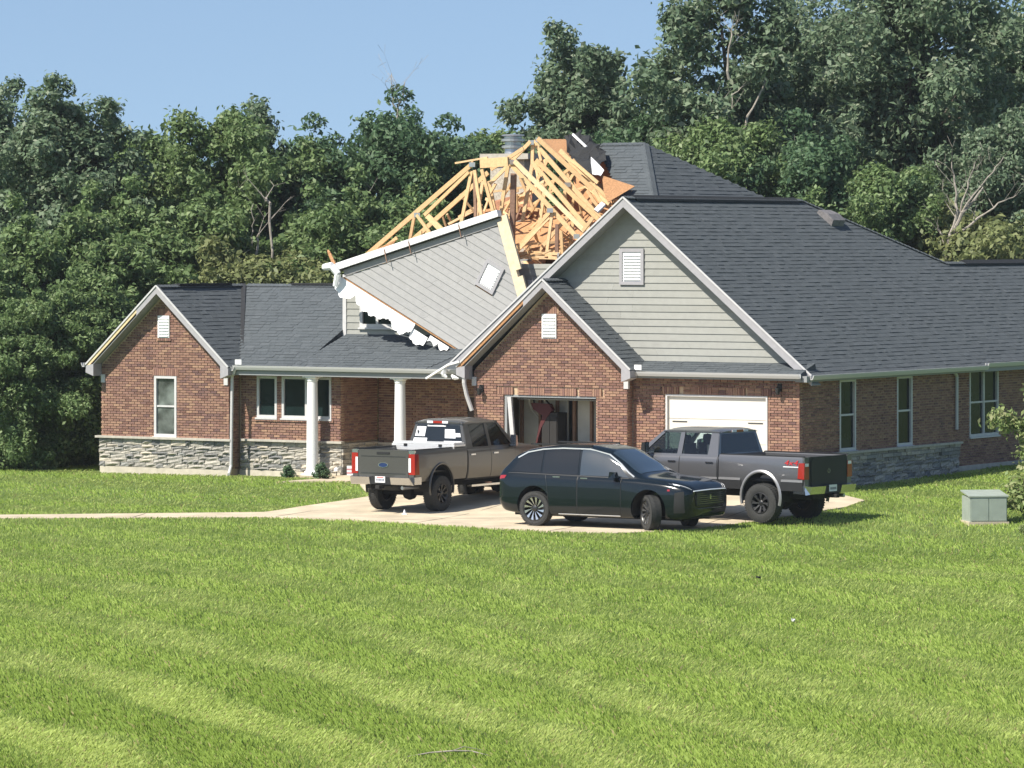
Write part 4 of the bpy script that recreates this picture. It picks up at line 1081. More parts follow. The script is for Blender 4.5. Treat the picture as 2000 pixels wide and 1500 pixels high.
    for x in xs:
        for y in ys:
            e = abs(y)/.765; ex = max(0, (x-2.75)/.31); er = max(0, (1.62-x)/.26)
            V.append((x, y, 1.995-.055*e**4-.05*ex**2-.05*er**2))
    k = len(V); ny = len(ys); V += [(x, y, 1.905) for x, y, z in V[:]]
    F = [(i*ny+j, i*ny+j+1, (i+1)*ny+j+1, (i+1)*ny+j) for i in range(12) for j in range(14)]
    ring = [j for j in range(ny)]+[i*ny+ny-1 for i in range(1, 13)]+[12*ny+j for j in range(ny-2, -1, -1)]+[i*ny for i in range(11, 0, -1)]
    F += [(a, b, b+k, a+k) for a, b in zip(ring, ring[1:]+ring[:1])]+[tuple(k+r_ for r_ in ring)]
    m.add(V, F); m.build('roof', paint, T, smooth=40)
    MB().box(1.5, 2.9, -.68, .68, 1.885, 1.903).build('headliner', 'headliner', T)
    # rear wall with window
    def RW(y, z): f = (z-1.36)/.57; return Vector((1.30+.10*f, y*(1-.2*f), z))
    for pts in ([(-.92, 1.37), (.92, 1.37), (.92, 1.45), (-.92, 1.45)], [(-.92, 1.45), (-.80, 1.45), (-.80, 1.93), (-.92, 1.93)], [(.80, 1.45), (.92, 1.45), (.92, 1.93), (.80, 1.93)], [(-.80, 1.86), (.80, 1.86), (.80, 1.94), (-.80, 1.94)]):
        MB().prism([RW(*q) for q in pts], (.04, 0, 0)).build('cab_back', paint, T, fix=True)
    rw = MB().prism([RW(*q)+Vector((-.004, 0, 0)) for q in [(-.82, 1.44), (.82, 1.44), (.82, 1.87), (-.82, 1.87)]], (.02, 0, 0)).build('rear_window', 'privacy_glass', T, fix=True)
    MB().prism([Vector((3.78, -.90, 1.375)), Vector((3.78, .90, 1.375)), Vector((3.03, .72, 1.92)), Vector((3.03, -.72, 1.92))], (-.01, 0, 0)).build('windshield', 'auto_glass', T, fix=True)
    # third brake light
    cb = MB().box(1.335, 1.36, -.30, .30, 1.905, 1.955).build('brake_lamp', 'light_red', T)
    for y in (-.24, .24): MB().box(1.325, 1.334, y-.09, y+.09, 1.905, 1.955).build('cargo_lamp', 'light_white', cb)
    # cabin interior
    MB().box(1.4, 3.7, -.88, .88, 1.371, 1.378).build('cabin_floor', 'seat', T)
    for (x, y) in ((2.62, .42), (2.62, -.42), (1.72, .45), (1.72, -.45)):
        s_ = MB().box(x-.10, x+.08, y-.25, y+.25, 1.38, 1.62).build('seat', 'seat', T, fix=True)
        MB().lathe([(1.60, .0), (1.62, .10), (1.72, .115), (1.80, .10), (1.82, 0)], 12, 'z').build('headrest', 'seat', s_, smooth=50).location = (x, y, 0)
    MB().box(3.30, 3.70, -.85, .85, 1.379, 1.44).build('dashboard', 'seat', T)
    MB().lathe([(-.012, .17), (0, .185), (.012, .17)], 20, 'x', closed=True).build('steering_wheel', 'plastic_black', T).location = (3.15, .42, 1.42)
    # tailgate and lights
    tg = MB().prism([(-1.205, -.785, .70), (-1.205, .785, .70), (-1.205, .79, 1.40), (-1.205, .75, 1.43), (-1.205, -.75, 1.43), (-1.205, -.79, 1.40)], (-.055, 0, 0)).build('tailgate', paint if new_style else 'tailgate_dark', T, fix=True)
    if new_style:
        MB().box(-1.268, -1.2605, -.70, .70, 1.26, 1.275).box(-1.268, -1.2605, -.70, .70, .85, .865).build('crease', 'paint_lower', tg)
        MB().box(-1.275, -1.2605, -.20, .20, 1.32, 1.375).build('handle', 'plastic_black', tg)
        e = MB(); n = 28
    else:
        MB().prism([(-1.262, -.70, .76), (-1.262, .70, .76), (-1.262, .72, 1.34), (-1.262, .62, 1.39), (-1.262, -.62, 1.39), (-1.262, -.72, 1.34)], (-.012, 0, 0)).build('pressed_panel', 'tailgate_dark', tg, fix=True)
    ez = 1.06 if new_style else 1.10; ew_, eh_ = (.16, .062) if new_style else (.055, .045)
    ring = MB(); n = 28; V = []
    x0 = -1.275 if not new_style else -1.262
    for i in range(n):
        a = 2*math.pi*i/n
        for f, dx in ((1.0, 0), (1.0, -.012), (.84, -.012), (.84, 0)): V.append((x0+dx, ew_*f*math.cos(a), ez+eh_*f*math.sin(a)))
    ring.add(V, [(4*i+j, 4*i+(j+1) % 4, 4*((i+1) % n)+(j+1) % 4, 4*((i+1) % n)+j) for i in range(n) for j in range(4)])
    em = ring.build('emblem', 'chrome', tg)
    MB().add([(x0-.006, ew_*.84*math.cos(2*math.pi*i/n), ez+eh_*.84*math.sin(2*math.pi*i/n)) for i in range(n)], [tuple(range(n))]).build('emblem_field', 'badge_blue' if new_style else 'plastic_black', em)
    for s in (-1, 1):
        if new_style:
            tl = MB().add([(-1.264, s*.80, .84), (-1.264, s*1.0, .84), (-1.08, s*1.02, .84), (-1.06, s*.80, .84), (-1.264, s*.80, 1.34), (-1.264, s*.99, 1.34), (-1.12, s*1.016, 1.34), (-1.10, s*.80, 1.34)], BOXF).build('taillight', 'light_red', T, fix=True)
            MB().box(-1.270, -1.263, min(s*.80, s*.87), max(s*.80, s*.87), .90, 1.24).build('lens', 'light_white', tl)
            MB().box(-1.262, -1.2, min(s*.80, s*.98), max(s*.80, s*.98), 1.345, 1.425).build('bed_corner', 'chrome', T)
        else:
            tl = MB().add([(-1.268, s*.80, .93), (-1.268, s*1.0, .93), (-1.09, s*1.022, .95), (-1.10, s*.80, .93), (-1.268, s*.80, 1.30), (-1.268, s*.99, 1.30), (-1.12, s*1.018, 1.30), (-1.10, s*.80, 1.30)], BOXF).build('taillight', 'light_red', T, fix=True)
            MB().box(-1.274, -1.269, min(s*.82, s*.96), max(s*.82, s*.96), 1.22, 1.29).build('lens', 'light_white', tl)
            MB().box(-1.262, -1.2, min(s*.80, s*.975), max(s*.80, s*.975), 1.305, 1.425).build('bed_corner', paint, T)
        MB().box(-1.258, -1.2, min(s*.80, s*.965), max(s*.80, s*.965), .70, .838 if new_style else .928).build('bed_corner', paint, T)
    # bumper
    for (y0, y1) in ((-.99, -.33), (.33, .99)):
        B = MB().add([(-1.30, y0, .58), (-1.395, y0+(.06 if y0 < 0 else 0), .60), (-1.395, y1-(.06 if y0 > 0 else 0), .60), (-1.30, y1, .58), (-1.26, y0, .79), (-1.44, y0+(.06 if y0 < 0 else 0), .77), (-1.44, y1-(.06 if y0 > 0 else 0), .77), (-1.26, y1, .79)], BOXF).build('bumper', 'chrome', T, fix=True)
    MB().box(-1.40, -1.25, -.328, .328, .60, .775).build('step', 'plastic_black', B)
    for s in (-1, 1): MB().box(-1.28, -.95, min(s*.93, s*.995), max(s*.93, s*.995), .60, .78).build('bumper_end', 'chrome', B)
    pl = MB().box(-1.412, -1.401, -.155, .155, .64, .79).build('licence_plate', 'sticker', T)
    if new_style:
        MB().box(-1.414, -1.4125, -.11, .11, .755, .775).build('plate_band', 'decal_red', pl)
        for i in range(6): MB().box(-1.414, -1.4125, -.12+i*.042, -.095+i*.042, .68, .735).build('plate_character', 'badge_blue', pl)
    else:
        for i in range(6): MB().box(-1.414, -1.4125, -.12+i*.042, -.095+i*.042, .68, .735).build('plate_character', 'badge_blue', pl)
    MB().box(-1.55, -1.30, -.06, .06, .50, .58).build('hitch', 'underbody', T)
    # underbody
    MB().box(-1.2, 5.0, .42, .55, .48, .62).box(-1.2, 5.0, -.55, -.42, .48, .62).box(-1.25, 5.0, -.40, .40, .60, .70).build('chassis', 'underbody', T)
    for ax in (0, AX2):
        MB().cyl((ax, -.85, AZ), (ax, .85, AZ), .06, .06, 10).build('axle', 'underbody', T)
        MB().lathe([(-.16, .05), (-.13, .15), (0, .19), (.13, .15), (.16, .05)], 14, 'y').build('differential', 'underbody', T, smooth=50).location = (ax, .0, AZ)
        for s in (-1, 1):
            wheel(T, (ax, s*.87, .47), .47, .33, .255, 'off' if not new_style else 'off2', s)
            MB().tube([(ax-.1, s*.55, AZ+.05), (ax+.35, s*.5, .66)], .03, 6).build('shock', 'underbody', T)
    MB().lathe([(-.11, .2), (-.10, .33), (0, .37), (.10, .33), (.11, .2)], 24, 'z').build('spare_wheel', 'rubber', T).location = (-.72, 0, .58)
    MB().box(XB+.2, 3.6, -1.0, -.86, .44, .49).box(XB+.2, 3.6, .86, 1.0, .44, .49).build('side_step', 'chrome' if new_style else 'plastic_black', T)
    MB().cyl((-1.3, -.62, .52), (.6, -.62, .50), .045, .045, 10).build('exhaust', 'chimney_metal', T)
    return T, tg, rw
M('trim_silver', (.34, .335, .335), .35, metal=.5)
M('tailgate_dark', (.014, .017, .018), .5, spec=.3, coat=.15)

def lift_body(T, lift, stretch, cab=0.0, keep=('wheel', 'axle', 'differential')):
    """raise the body on its suspension and make it a little taller"""
    seen = set()
    def rec(o):
        for c in o.children:
            if c.name.split('.')[0] in keep: continue
            if c.type == 'MESH' and c.data.name not in seen:
                seen.add(c.data.name); n = len(c.data.vertices); a = np.empty(n*3); c.data.vertices.foreach_get('co', a); a = a.reshape(-1, 3)
                if c.name.split('.')[0] != 'toolbox' and c.parent.name.split('.')[0] != 'toolbox' and 'mirror' not in c.name: a[:, 2] += np.where(a[:, 0] > 1.27, np.clip(a[:, 2]-1.37, 0, 1)*cab, 0)
                a[:, 2] = .6+(a[:, 2]-.6)*stretch+lift
                c.data.vertices.foreach_set('co', a.ravel()); c.data.update()
            elif c.type == 'FONT': c.location.z = .6+(c.location.z-.6)*stretch+lift
            rec(c)
    rec(T)
# ------------------------------------------------------------------ place the two trucks
lx, ly = -2.64, 112.6
truck, tg, rw = pickup((lx, ly, g1(lx, ly)+.035), RAD(57.7), 'dark bronze pickup with silver toolbox parked before the porch', 'paint_bronze', 'paint_lower', 'off2', True, .98)
tb = MB().box(.62, 1.16, -.99, .99, 1.449, 1.50).box(.66, 1.13, -.82, .82, 1.05, 1.448).box(.64, 1.14, -.97, .97, 1.505, 1.545).build('toolbox', 'diamond_plate', truck)
for y in (-.55, .55): MB().box(.60, .619, y-.05, y+.05, 1.44, 1.50).build('latch', 'plastic_black', tb)
MB().box(.615, .6615, -.97, .97, 1.35, 1.446).build('face', 'diamond_plate', tb)
def RWs(y0, y1, z0, z1, mat='sticker', nm='sticker'):
    def R(y, z): f = (z-1.36)/.57; return Vector((1.30+.10*f-.008, y*(1-.2*f), z))
    return MB().prism([R(y0, z0), R(y1, z0), R(y1, z1), R(y0, z1)], (-.003, 0, 0)).build(nm, mat, rw, fix=True)
RWs(.46, .80, 1.62, 1.83); RWs(.36, .82, 1.47, 1.585); RWs(-.28, .42, 1.835, 1.862); RWs(-.62, -.25, 1.59, 1.78); RWs(-.80, -.63, 1.62, 1.70); RWs(-.82, -.22, 1.47, 1.53)
MB().box(1.322, 1.3255, .60, .64, 1.68, 1.76).build('sticker_mark', 'plastic_black', rw)
rx, ry = 6.76, 107.8
truck2, tg2, rw2 = pickup((rx, ry, g1(rx, ry)+.035), RAD(141), 'grey pickup with dark tailgate and red bed lettering, before the white garage door', 'paint_grey', 'paint_lower', 'off', False, 1.03)
tc = bpy.data.curves.new('lettering', 'FONT'); tc.body = '4x4'; tc.size = .17; tc.extrude = .002; tc.shear = .25; tc.align_x = 'CENTER'; tc.space_character = 1.05
tc.materials.append(MATS['decal_red'])
dec = bpy.data.objects.new('lettering', tc); COL.objects.link(dec); dec.parent = truck2
dec.location = (-.88, 1.003, 1.24); dec.rotation_euler = (RAD(90), 0, RAD(180)); dec.scale = (1.5, 1, 1)
bpy.context.view_layer.update()
lm = bpy.data.meshes.new_from_object(dec.evaluated_get(bpy.context.evaluated_depsgraph_get())); lm.transform(dec.matrix_basis); bpy.data.objects.remove(dec)
link('lettering', lm, 'decal_red', truck2)
MB().box(-1.10, -.66, 1.001, 1.004, 1.195, 1.215).build('lettering_line', 'sticker', truck2)

lift_body(truck, .15, 1.08, .15); lift_body(truck2, .12, 1.06)

# ------------------------------------------------------------------ SUV
def suv(loc, rz, label, scale):
    T = thing('suv', label, 'car', loc, rz, None, scale)
    def S(zb, yb, ym, ys, zs, ybt, zbt, yu, zu, yr, zr, zt): return [(0, zb), (yb-.08, zb), (yb, zb+.06), (ym, .52), (ym*.995, .78), (ys, zs), (ybt, zbt), (yu, zu), (yr, zr), (yr*.72, zt-.012), (0, zt)]
    L = Loft([
        (-.99, S(.46, .72, .78, .76, .92, .72, 1.00, .70, 1.02, .66, 1.03, 1.04)),
        (-.94, S(.34, .82, .88, .87, .96, .83, 1.05, .80, 1.08, .76, 1.11, 1.12)),
        (-.78, S(.27, .88, .94, .925, .985, .885, 1.075, .84, 1.16, .77, 1.25, 1.28)),
        (-.52, S(.24, .91, .965, .945, .99, .90, 1.085, .83, 1.27, .73, 1.47, 1.52)),
        (-.20, S(.22, .92, .972, .955, .99, .905, 1.08, .82, 1.33, .69, 1.565, 1.635)),
        (.5, S(.21, .925, .975, .96, .98, .91, 1.07, .82, 1.36, .68, 1.635, 1.715)),
        (1.15, S(.21, .925, .975, .96, .975, .91, 1.06, .82, 1.36, .675, 1.64, 1.725)),
        (1.70, S(.21, .925, .975, .96, .97, .905, 1.05, .81, 1.31, .66, 1.57, 1.66)),
        (2.15, S(.21, .925, .975, .96, .965, .90, 1.045, .82, 1.20, .70, 1.37, 1.44)),
        (2.55, S(.21, .925, .975, .955, .96, .89, 1.035, .85, 1.09, .77, 1.15, 1.21)),
        (2.80, S(.21, .925, .975, .95, .95, .885, 1.02, .85, 1.055, .76, 1.085, 1.115)),
        (3.20, S(.21, .925, .972, .94, .93, .875, .99, .84, 1.025, .72, 1.055, 1.085)),
        (3.50, S(.22, .91, .960, .92, .90, .86, .955, .82, .985, .70, 1.015, 1.045)),
        (3.72, S(.23, .87, .925, .885, .87, .83, .915, .79, .940, .67, .965, .99)),
        (3.85, S(.25, .80, .860, .82, .83, .77, .865, .73, .885, .62, .905, .92)),
        (3.91, S(.30, .70, .770, .74, .78, .70, .81, .66, .825, .56, .84, .85))])
    body = L.mesh(.045, 4).build('body', 'paint_black', T, smooth=40)
    AX2 = 2.92; AZ = .385
    cut(body, arch_cutter([0, AX2], .435, .55, 1.3, AZ+.015))
    for s in (-1, 1):
        for ax in (0, AX2):
            lin = MB(); V = []; N = 24
            for i in range(N+1):
                a = math.pi*(-.1+1.2*i/N)
                for y in (.52, .93): V.append((ax+.432*math.cos(a), s*y, AZ+.015+.432*math.sin(a)))
            lin.add(V, [(2*i, 2*i+1, 2*i+3, 2*i+2) for i in range(N)]).build('wheel_liner', 'underbody', T)
            st = 0
            if ax > 1: st = RAD(-40)
            wheel(T, (ax, s*.84, AZ), .385, .255, .275, 'turbine', s, st)
        # doors
        for (a, b) in ((.42, 1.10), (1.13, 2.22)):
            L.panel([(a-.012, 1.9), (b+.012, 1.9), (b+.012, 5.97), (a-.012 if a > 1 else a-.15, 5.97)], .002, 10, 14, s).build('door_gap', 'plastic_black', T, smooth=40)
            d = L.panel([(a, 1.95), (b, 1.95), (b, 5.95), (a if a > 1 else a-.14, 5.95)], .005, 12, 16, s).build('door', 'paint_black', T, smooth=40)
            p = L.pt(a+.12, 5.9, s)
            MB().beam((a+.06, p.y+s*.022, p.z-.02), (a+.24, p.y+s*.022, p.z-.02), .02, .022).build('handle', 'chrome', d)
        # glass
        for q in ([(-.66, 6.35), (.14, 6.12), (.14, 7.85), (-.44, 7.50)], [(.19, 6.12), (1.10, 6.12), (1.06, 7.88), (.19, 7.86)], [(1.16, 6.12), (2.42, 6.25), (2.02, 7.85), (1.12, 7.88)]):
            L.panel(q, .006, 14, 8, s).build('side_window', 'privacy_glass' if q[1][0] < 2 else 'front_glass', T, smooth=40)
        pl_ = [(2.52, 6.75), (2.36, 7.25), (2.12, 7.68), (1.80, 7.9), (1.30, 7.97), (.6, 7.98), (.1, 7.96), (-.28, 7.86), (-.50, 7.6)]; tm = MB()
        for (xa, ta), (xb, tb) in zip(pl_, pl_[1:]):
            q1 = L.pt(xa, ta, s)+L.nrm(xa, ta, s)*.006; q2 = L.pt(xb, tb, s)+L.nrm(xb, tb, s)*.006
            tm.beam(q1, q2+(q2-q1)*.04, .022, .026)
        tm.build('window_trim', 'bright_trim', T)
        L.panel([(-.70, 6.02), (2.40, 6.02), (2.40, 6.10), (-.70, 6.10)], .008, 40, 1, s).build('belt_trim', 'plastic_black', T, smooth=40)
        L.panel([(.62, 1.75), (2.2, 1.75), (2.2, 1.92), (.62, 1.92)], .012, 16, 1, s).build('rocker_trim', 'bright_trim', T, smooth=40)
        # mirror
        mh = MB().add([(2.02, s*.95, 1.04), (2.02, s*1.14, 1.06), (2.18, s*1.10, 1.06), (2.18, s*.95, 1.04), (2.04, s*.97, 1.19), (2.04, s*1.13, 1.19), (2.15, s*1.09, 1.18), (2.15, s*.97, 1.18)], BOXF).beam((2.1, s*.88, 1.03), (2.1, s*1.0, 1.07), .06, .05).build('mirror', 'paint_black', T, fix=True)
        # head and tail lamps
        hl = L.panel([(3.42, 5.6), (3.86, 5.6), (3.86, 6.2), (3.36, 6.1)], .006, 8, 3, s).build('headlight', 'lamp_dark', T, smooth=40)
        L.panel([(3.50, 6.02), (3.88, 6.02), (3.88, 6.16), (3.46, 6.14)], .010, 8, 1, s).build('lamp_strip', 'light_white', hl, smooth=40)
        L.panel([(3.52, 5.62), (3.66, 5.62), (3.64, 5.98), (3.50, 5.98)], .012, 3, 3, s).build('lamp_lens', 'light_white', hl, smooth=40)
        L.panel([(-.97, 4.9), (-.78, 4.9), (-.74, 5.5), (-.97, 5.6)], .006, 6, 3, s).build('taillight', 'light_red', T, smooth=40)
        L.panel([(3.40, 4.2), (3.46, 4.2), (3.46, 4.45), (3.40, 4.45)], .008, 2, 2, s).build('side_marker', 'light_red', T)
        L.panel([(3.55, 2.4), (3.80, 2.4), (3.78, 4.3), (3.58, 4.0)], .008, 5, 5, s).build('air_intake', 'plastic_black', T, smooth=40)
    # windscreen over both halves
    V = []; xs = np.linspace(1.84, 2.62, 10); ts = [8.25, 8.6, 9.0, 9.5, 10.0]; rows = []
    for x in xs:
        rows.append([L.pt(x, t, 1)+L.nrm(x, min(t, 9.9), 1)*.006 for t in ts]+[L.pt(x, t, -1)+L.nrm(x, min(t, 9.9), -1)*.006 for t in ts[-2::-1]])
    m = MB(); nc = len(rows[0])
    for r_ in rows: V += r_
    m.add(V, [(i*nc+j, i*nc+j+1, (i+1)*nc+j+1, (i+1)*nc+j) for i in range(len(xs)-1) for j in range(nc-1)]); m.build('windshield', 'front_glass', T, smooth=60)
    V = []; xs = np.linspace(-.86, -.42, 8); rows = []
    for x in xs: rows.append([L.pt(x, t, 1)+L.nrm(x, min(t, 9.9), 1)*.006 for t in ts]+[L.pt(x, t, -1)+L.nrm(x, min(t, 9.9), -1)*.006 for t in ts[-2::-1]])
    m = MB()
    for r_ in rows: V += r_
    m.add(V, [(i*nc+j, i*nc+j+1, (i+1)*nc+j+1, (i+1)*nc+j) for i in range(len(xs)-1) for j in range(nc-1)]); m.build('rear_window', 'privacy_glass', T, smooth=60)
    # nose
    gr = MB().prism([(3.895, -.60, .50), (3.895, .60, .50), (3.895, .66, .70), (3.895, .60, .80), (3.895, -.60, .80), (3.895, -.66, .70)], (.03, 0, 0)).build('grille', 'plastic_black', T, fix=True)
    for i in range(6): MB().box(3.926, 3.934, -.58, .58, .535+i*.042, .547+i*.042).build('grille_bar', 'lamp_dark', gr)
    MB().box(3.926, 3.94, -.03, .03, .62, .72).build('emblem', 'chrome', gr)
    MB().prism([(3.78, -.70, .30), (3.78, .70, .30), (3.89, .60, .46), (3.89, -.60, .46)], (.035, 0, .0)).build('lower_intake', 'plastic_black', T, fix=True)
    MB().beam((3.91, -.52, .435), (3.91, .52, .435), .02, .016).build('lower_trim', 'chrome', T)
    MB().beam((3.915, -.70, .815), (3.93, 0, .825), .02, .022).beam((3.93, 0, .825), (3.915, .70, .815), .02, .022).build('light_bar', 'light_white', T)
    MB().box(-.7, 3.6, -.62, .62, .18, .26).build('underbody', 'underbody', T)
    MB().box(-.30, 1.3, -.60, -.57, 1.69, 1.725).box(-.3, 1.3, .57, .60, 1.69, 1.725).build('roof_rail', 'plastic_black', T)
    lift_body(T, .05, 1.035)
    return T
M('bright_trim', (.62, .63, .64), .25, metal=.3)
M('front_glass', (.020, .032, .040), .03, spec=.9, coat=1.0)
M('lamp_dark', (.05, .055, .06), .1, coat=1.0)
sx, sy = 1.10, 107.7
suv((sx, sy, g1(sx, sy)+.035), RAD(-32), 'black SUV with turned front wheels parked in front of the pickups', 1.11)
# ================================================================== trees
def leaf_mesh(name, C, R, leaves, size, seed, flat=.8, up=.45):
    """leaf-sized faces scattered through a set of clumps. C centres, R radii"""
    g = np.random.default_rng(seed); n = leaves
    wts = R**1.7; k = g.choice(len(C), n, p=wts/wts.sum())
    d = g.normal(size=(n, 3)); d /= np.linalg.norm(d, axis=1)[:, None]
    rad = R[k]*(.25+.85*g.random(n)**.6)*np.where(g.random(n) < .10, 1.5, 1.0)
    P = C[k]+d*rad[:, None]*np.array([1, 1, flat])
    nr = d*.5+g.normal(size=(n, 3))*.6+np.array([0, 0, up]); nr /= np.linalg.norm(nr, axis=1)[:, None]
    t = np.cross(nr, g.normal(size=(n, 3))); t /= np.linalg.norm(t, axis=1)[:, None]; b = np.cross(nr, t)
    L = (size*(.55+.9*g.random(n)))[:, None]; W = L*(.38+.22*g.random(n))[:, None]; fold = nr*L*.12
    V = np.stack([P-t*L*.5, P+b*W*.5+fold, P+t*L*.5, P-b*W*.5+fold], 1).reshape(-1, 3)
    me = bpy.data.meshes.new(name)
    me.vertices.add(4*n); me.vertices.foreach_set('co', V.ravel())
    me.loops.add(4*n); me.loops.foreach_set('vertex_index', np.arange(4*n))
    me.polygons.add(n); me.polygons.foreach_set('loop_start', np.arange(n)*4); me.polygons.foreach_set('loop_total', np.full(n, 4))
    me.update(); me.validate(); return me
def leaf_mat(name, cols, trans=.35):
    M(name, cols[0], .55, spec=.35, cols=cols, trans=trans); return name
leaf_mat('leaf_mid', [(0.089, 0.149, 0.053), (0.145, 0.223, 0.080), (0.211, 0.292, 0.114), (0.116, 0.186, 0.066), (0.265, 0.331, 0.156)])
leaf_mat('leaf_dark', [(0.053, 0.110, 0.056), (0.089, 0.162, 0.077), (0.127, 0.204, 0.097), (0.071, 0.136, 0.066), (0.168, 0.243, 0.130)])
leaf_mat('leaf_blue', [(0.092, 0.149, 0.087), (0.142, 0.210, 0.118), (0.198, 0.266, 0.156), (0.116, 0.182, 0.101), (0.292, 0.331, 0.226)])
leaf_mat('leaf_olive', [(0.132, 0.162, 0.062), (0.198, 0.235, 0.087), (0.274, 0.295, 0.130), (0.162, 0.194, 0.077)])
leaf_mat('leaf_bush', [(0.194, 0.275, 0.087), (0.282, 0.370, 0.139), (0.371, 0.370, 0.191), (0.229, 0.307, 0.104)], .4)
M('bark', (.085, .07, .055), .95, noise=(8, .4), bump=(15, .8))
M('dead_bark', (.32, .285, .24), .95, noise=(10, .25))

def clumps(rx, ry, z0, z1, n, rmin, rmax, seed, shape='round', per=9):
    """clumps strung along boughs that leave the stem and end at an uneven envelope"""
    g = np.random.default_rng(seed); C = []; R = []
    for i in range(n):
        t = (i+g.random())/n; zs = z0+(z1-z0)*t*.92
        if shape == 'round': f = math.sqrt(max(.05, 1-(2*t-.8)**2/1.5))
        elif shape == 'cone': f = max(.14, 1-t)**.8
        else: f = .5+.5*math.sin(math.pi*min(1, t*1.05))
        f *= .62+.55*g.random(); a = i*2.4+g.random()*.9
        rise = (.25+.5*g.random())*(1+t)*rx*.45
        for k in range(per):
            q = .22+.80*(k+g.random())/per
            j = g.normal(size=3)*np.array([.30, .30, .26])*(rx/3.2)
            C.append((rx*f*q*math.cos(a)+j[0], ry*f*q*math.sin(a)+j[1], zs+rise*q*q+j[2]))
            R.append((rmin+(rmax-rmin)*g.random()**1.5)*(1-.25*t))
    for k in range(14):                              # upright leaders at the top
        q = g.random(); a = g.random()*6.28
        C.append((rx*.35*math.cos(a)*(1-q), ry*.35*math.sin(a)*(1-q), z1-(z1-z0)*.12+(z1-z0)*.14*q)); R.append(rmin+(rmax-rmin)*.3*g.random())
    return np.array(C), np.array(R)
CROWNS = {}
def crown(key, mat, args, leaves, size, seed, **k):
    C, R = clumps(*args, seed, **k); me = leaf_mesh('crown', C, R, leaves, size, seed+1); me.materials.append(MATS[mat]); CROWNS[key] = (me, C)
crown('a', 'leaf_blue', (3.7, 3.5, 2.2, 11.8, 30, .35, 1.0), 76000, .20, 11)
crown('b', 'leaf_mid', (3.3, 3.3, 1.5, 10.6, 26, .35, .95), 66000, .195, 21)
crown('c', 'leaf_dark', (3.9, 3.7, 1.2, 10.0, 28, .4, 1.05), 74000, .195, 31)
crown('d', 'leaf_blue', (4.6, 4.2, 2.4, 14.8, 42, .4, 1.15), 100000, .21, 41, per=10)
crown('e', 'leaf_mid', (3.0, 2.8, .3, 7.0, 22, .3, .85), 54000, .18, 51)
crown('f', 'leaf_olive', (2.6, 2.4, .2, 4.6, 18, .25, .75), 44000, .155, 61)
crown('h', 'leaf_blue', (2.9, 2.9, 4.0, 13.4, 20, .3, .85), 32000, .22, 81)
def trunk_mb(h, r, seed, limbs=7, spread=2.5, z0=.25):
    r_ = random.Random(seed); m = MB(); pts = [Vector((0, 0, -.3))]
    n = 6
    for i in range(1, n+1): pts.append(Vector((r_.uniform(-.12, .12)*i*.6, r_.uniform(-.12, .12)*i*.6, h*i/n)))
    m.tube(pts, [r*(1-.82*i/n) for i in range(n+1)], 9)
    for k in range(limbs):
        t = r_.uniform(z0, .9); i = min(int(t*n), n-1); p = pts[i].lerp(pts[i+1], t*n-i)
        a = r_.uniform(0, 6.28); L = spread*r_.uniform(.6, 1.1)*(1.15-t*.6)
        q = p+Vector((math.cos(a)*L*.5, math.sin(a)*L*.5, L*.45)); e = p+Vector((math.cos(a)*L, math.sin(a)*L, L*r_.uniform(.6, 1.1)))
        rr = r*(1-.82*t)*.55
        m.tube([p, q, e], [rr, rr*.6, rr*.15], 6)
        for b in range(2):
            a2 = a+r_.uniform(-.9, .9); e2 = q+Vector((math.cos(a2)*L*.5, math.sin(a2)*L*.5, L*r_.uniform(.2, .6))); m.tube([q, e2], [rr*.5, rr*.08], 5)
    return m
TRUNKS = {k: trunk_mb(h, r, i*7+1, n, s).mesh('trunk') for i, (k, h, r, n, s) in enumerate((('a', 10.5, .28, 9, 3), ('b', 9, .24, 8, 2.6), ('c', 8.5, .26, 8, 3), ('d', 13, .34, 10, 3.6), ('e', 5.5, .14, 7, 2), ('f', 3.8, .09, 7, 1.6), ('h', 12.2, .22, 9, 2.4)))}
for me in TRUNKS.values(): me.materials.append(MATS['bark'])
rt = random.Random(17)
def tree(key, px, D, scale, label, group=None, name='tree', cat='tree', zs=1.0, rot=None):
    x = (px-1000)/8500*D
    t = thing(name, label, cat, (x, D, g1(x, D)-.1), rot if rot is not None else rt.uniform(0, 6.28), group)
    t.scale = (scale, scale, scale*zs)
    link('trunk', TRUNKS[key], None, t); link('crown', CROWNS[key][0], None, t)
    return t
# --- front rank of the wood, left to right (heights set so the skyline follows the photograph's)
tree('a', 130, 147, 1.02, 'tallest tree of the left wood, rising to a peak at far left', zs=.93)
tree('a', -40, 150, .95, 'tree cut by the left edge of the picture, behind the bushes')
tree('b', 290, 152, .97, 'low-topped tree just right of the left wood peak')
tree('b', 450, 148, .97, 'twin-topped green tree behind the left brick gable roof', zs=1.06)
tree('h', 500, 151, .83, 'slim tree of the twin tops behind the left roof')
tree('c', 615, 150, .98, 'dark round tree behind the left wing ridge')
tree('c', 765, 149, 1.06, 'darkest tree below the bare forked snag')
tree('c', 905, 153, .98, 'dark tree directly behind the broken trusses')
tree('b', 985, 156, .98, 'tree peeping out above the metal flue')
tree('a', 1150, 154, 1.09, 'tall pale-topped tree standing right of the flue', zs=1.02)
tree('e', 1050, 149, 1.18, 'lower leafy tree behind the peak of the bare trusses')
tree('c', 1270, 152, 1.08, 'broad tree behind the upper hip roof')
tree('h', 1400, 148, 1.16, 'tall open-crowned tree with sky showing through its top')
tree('h', 1520, 152, 1.06, 'slim tree right of the open-crowned tree')
tree('b', 1410, 144, .98, 'leafy tree in front of the open-crowned tree')
tree('d', 1760, 152, 1.12, 'largest broad tree of the right wood, reaching the top edge')
tree('d', 1640, 160, .98, 'tree filling the gap left of the largest right tree')
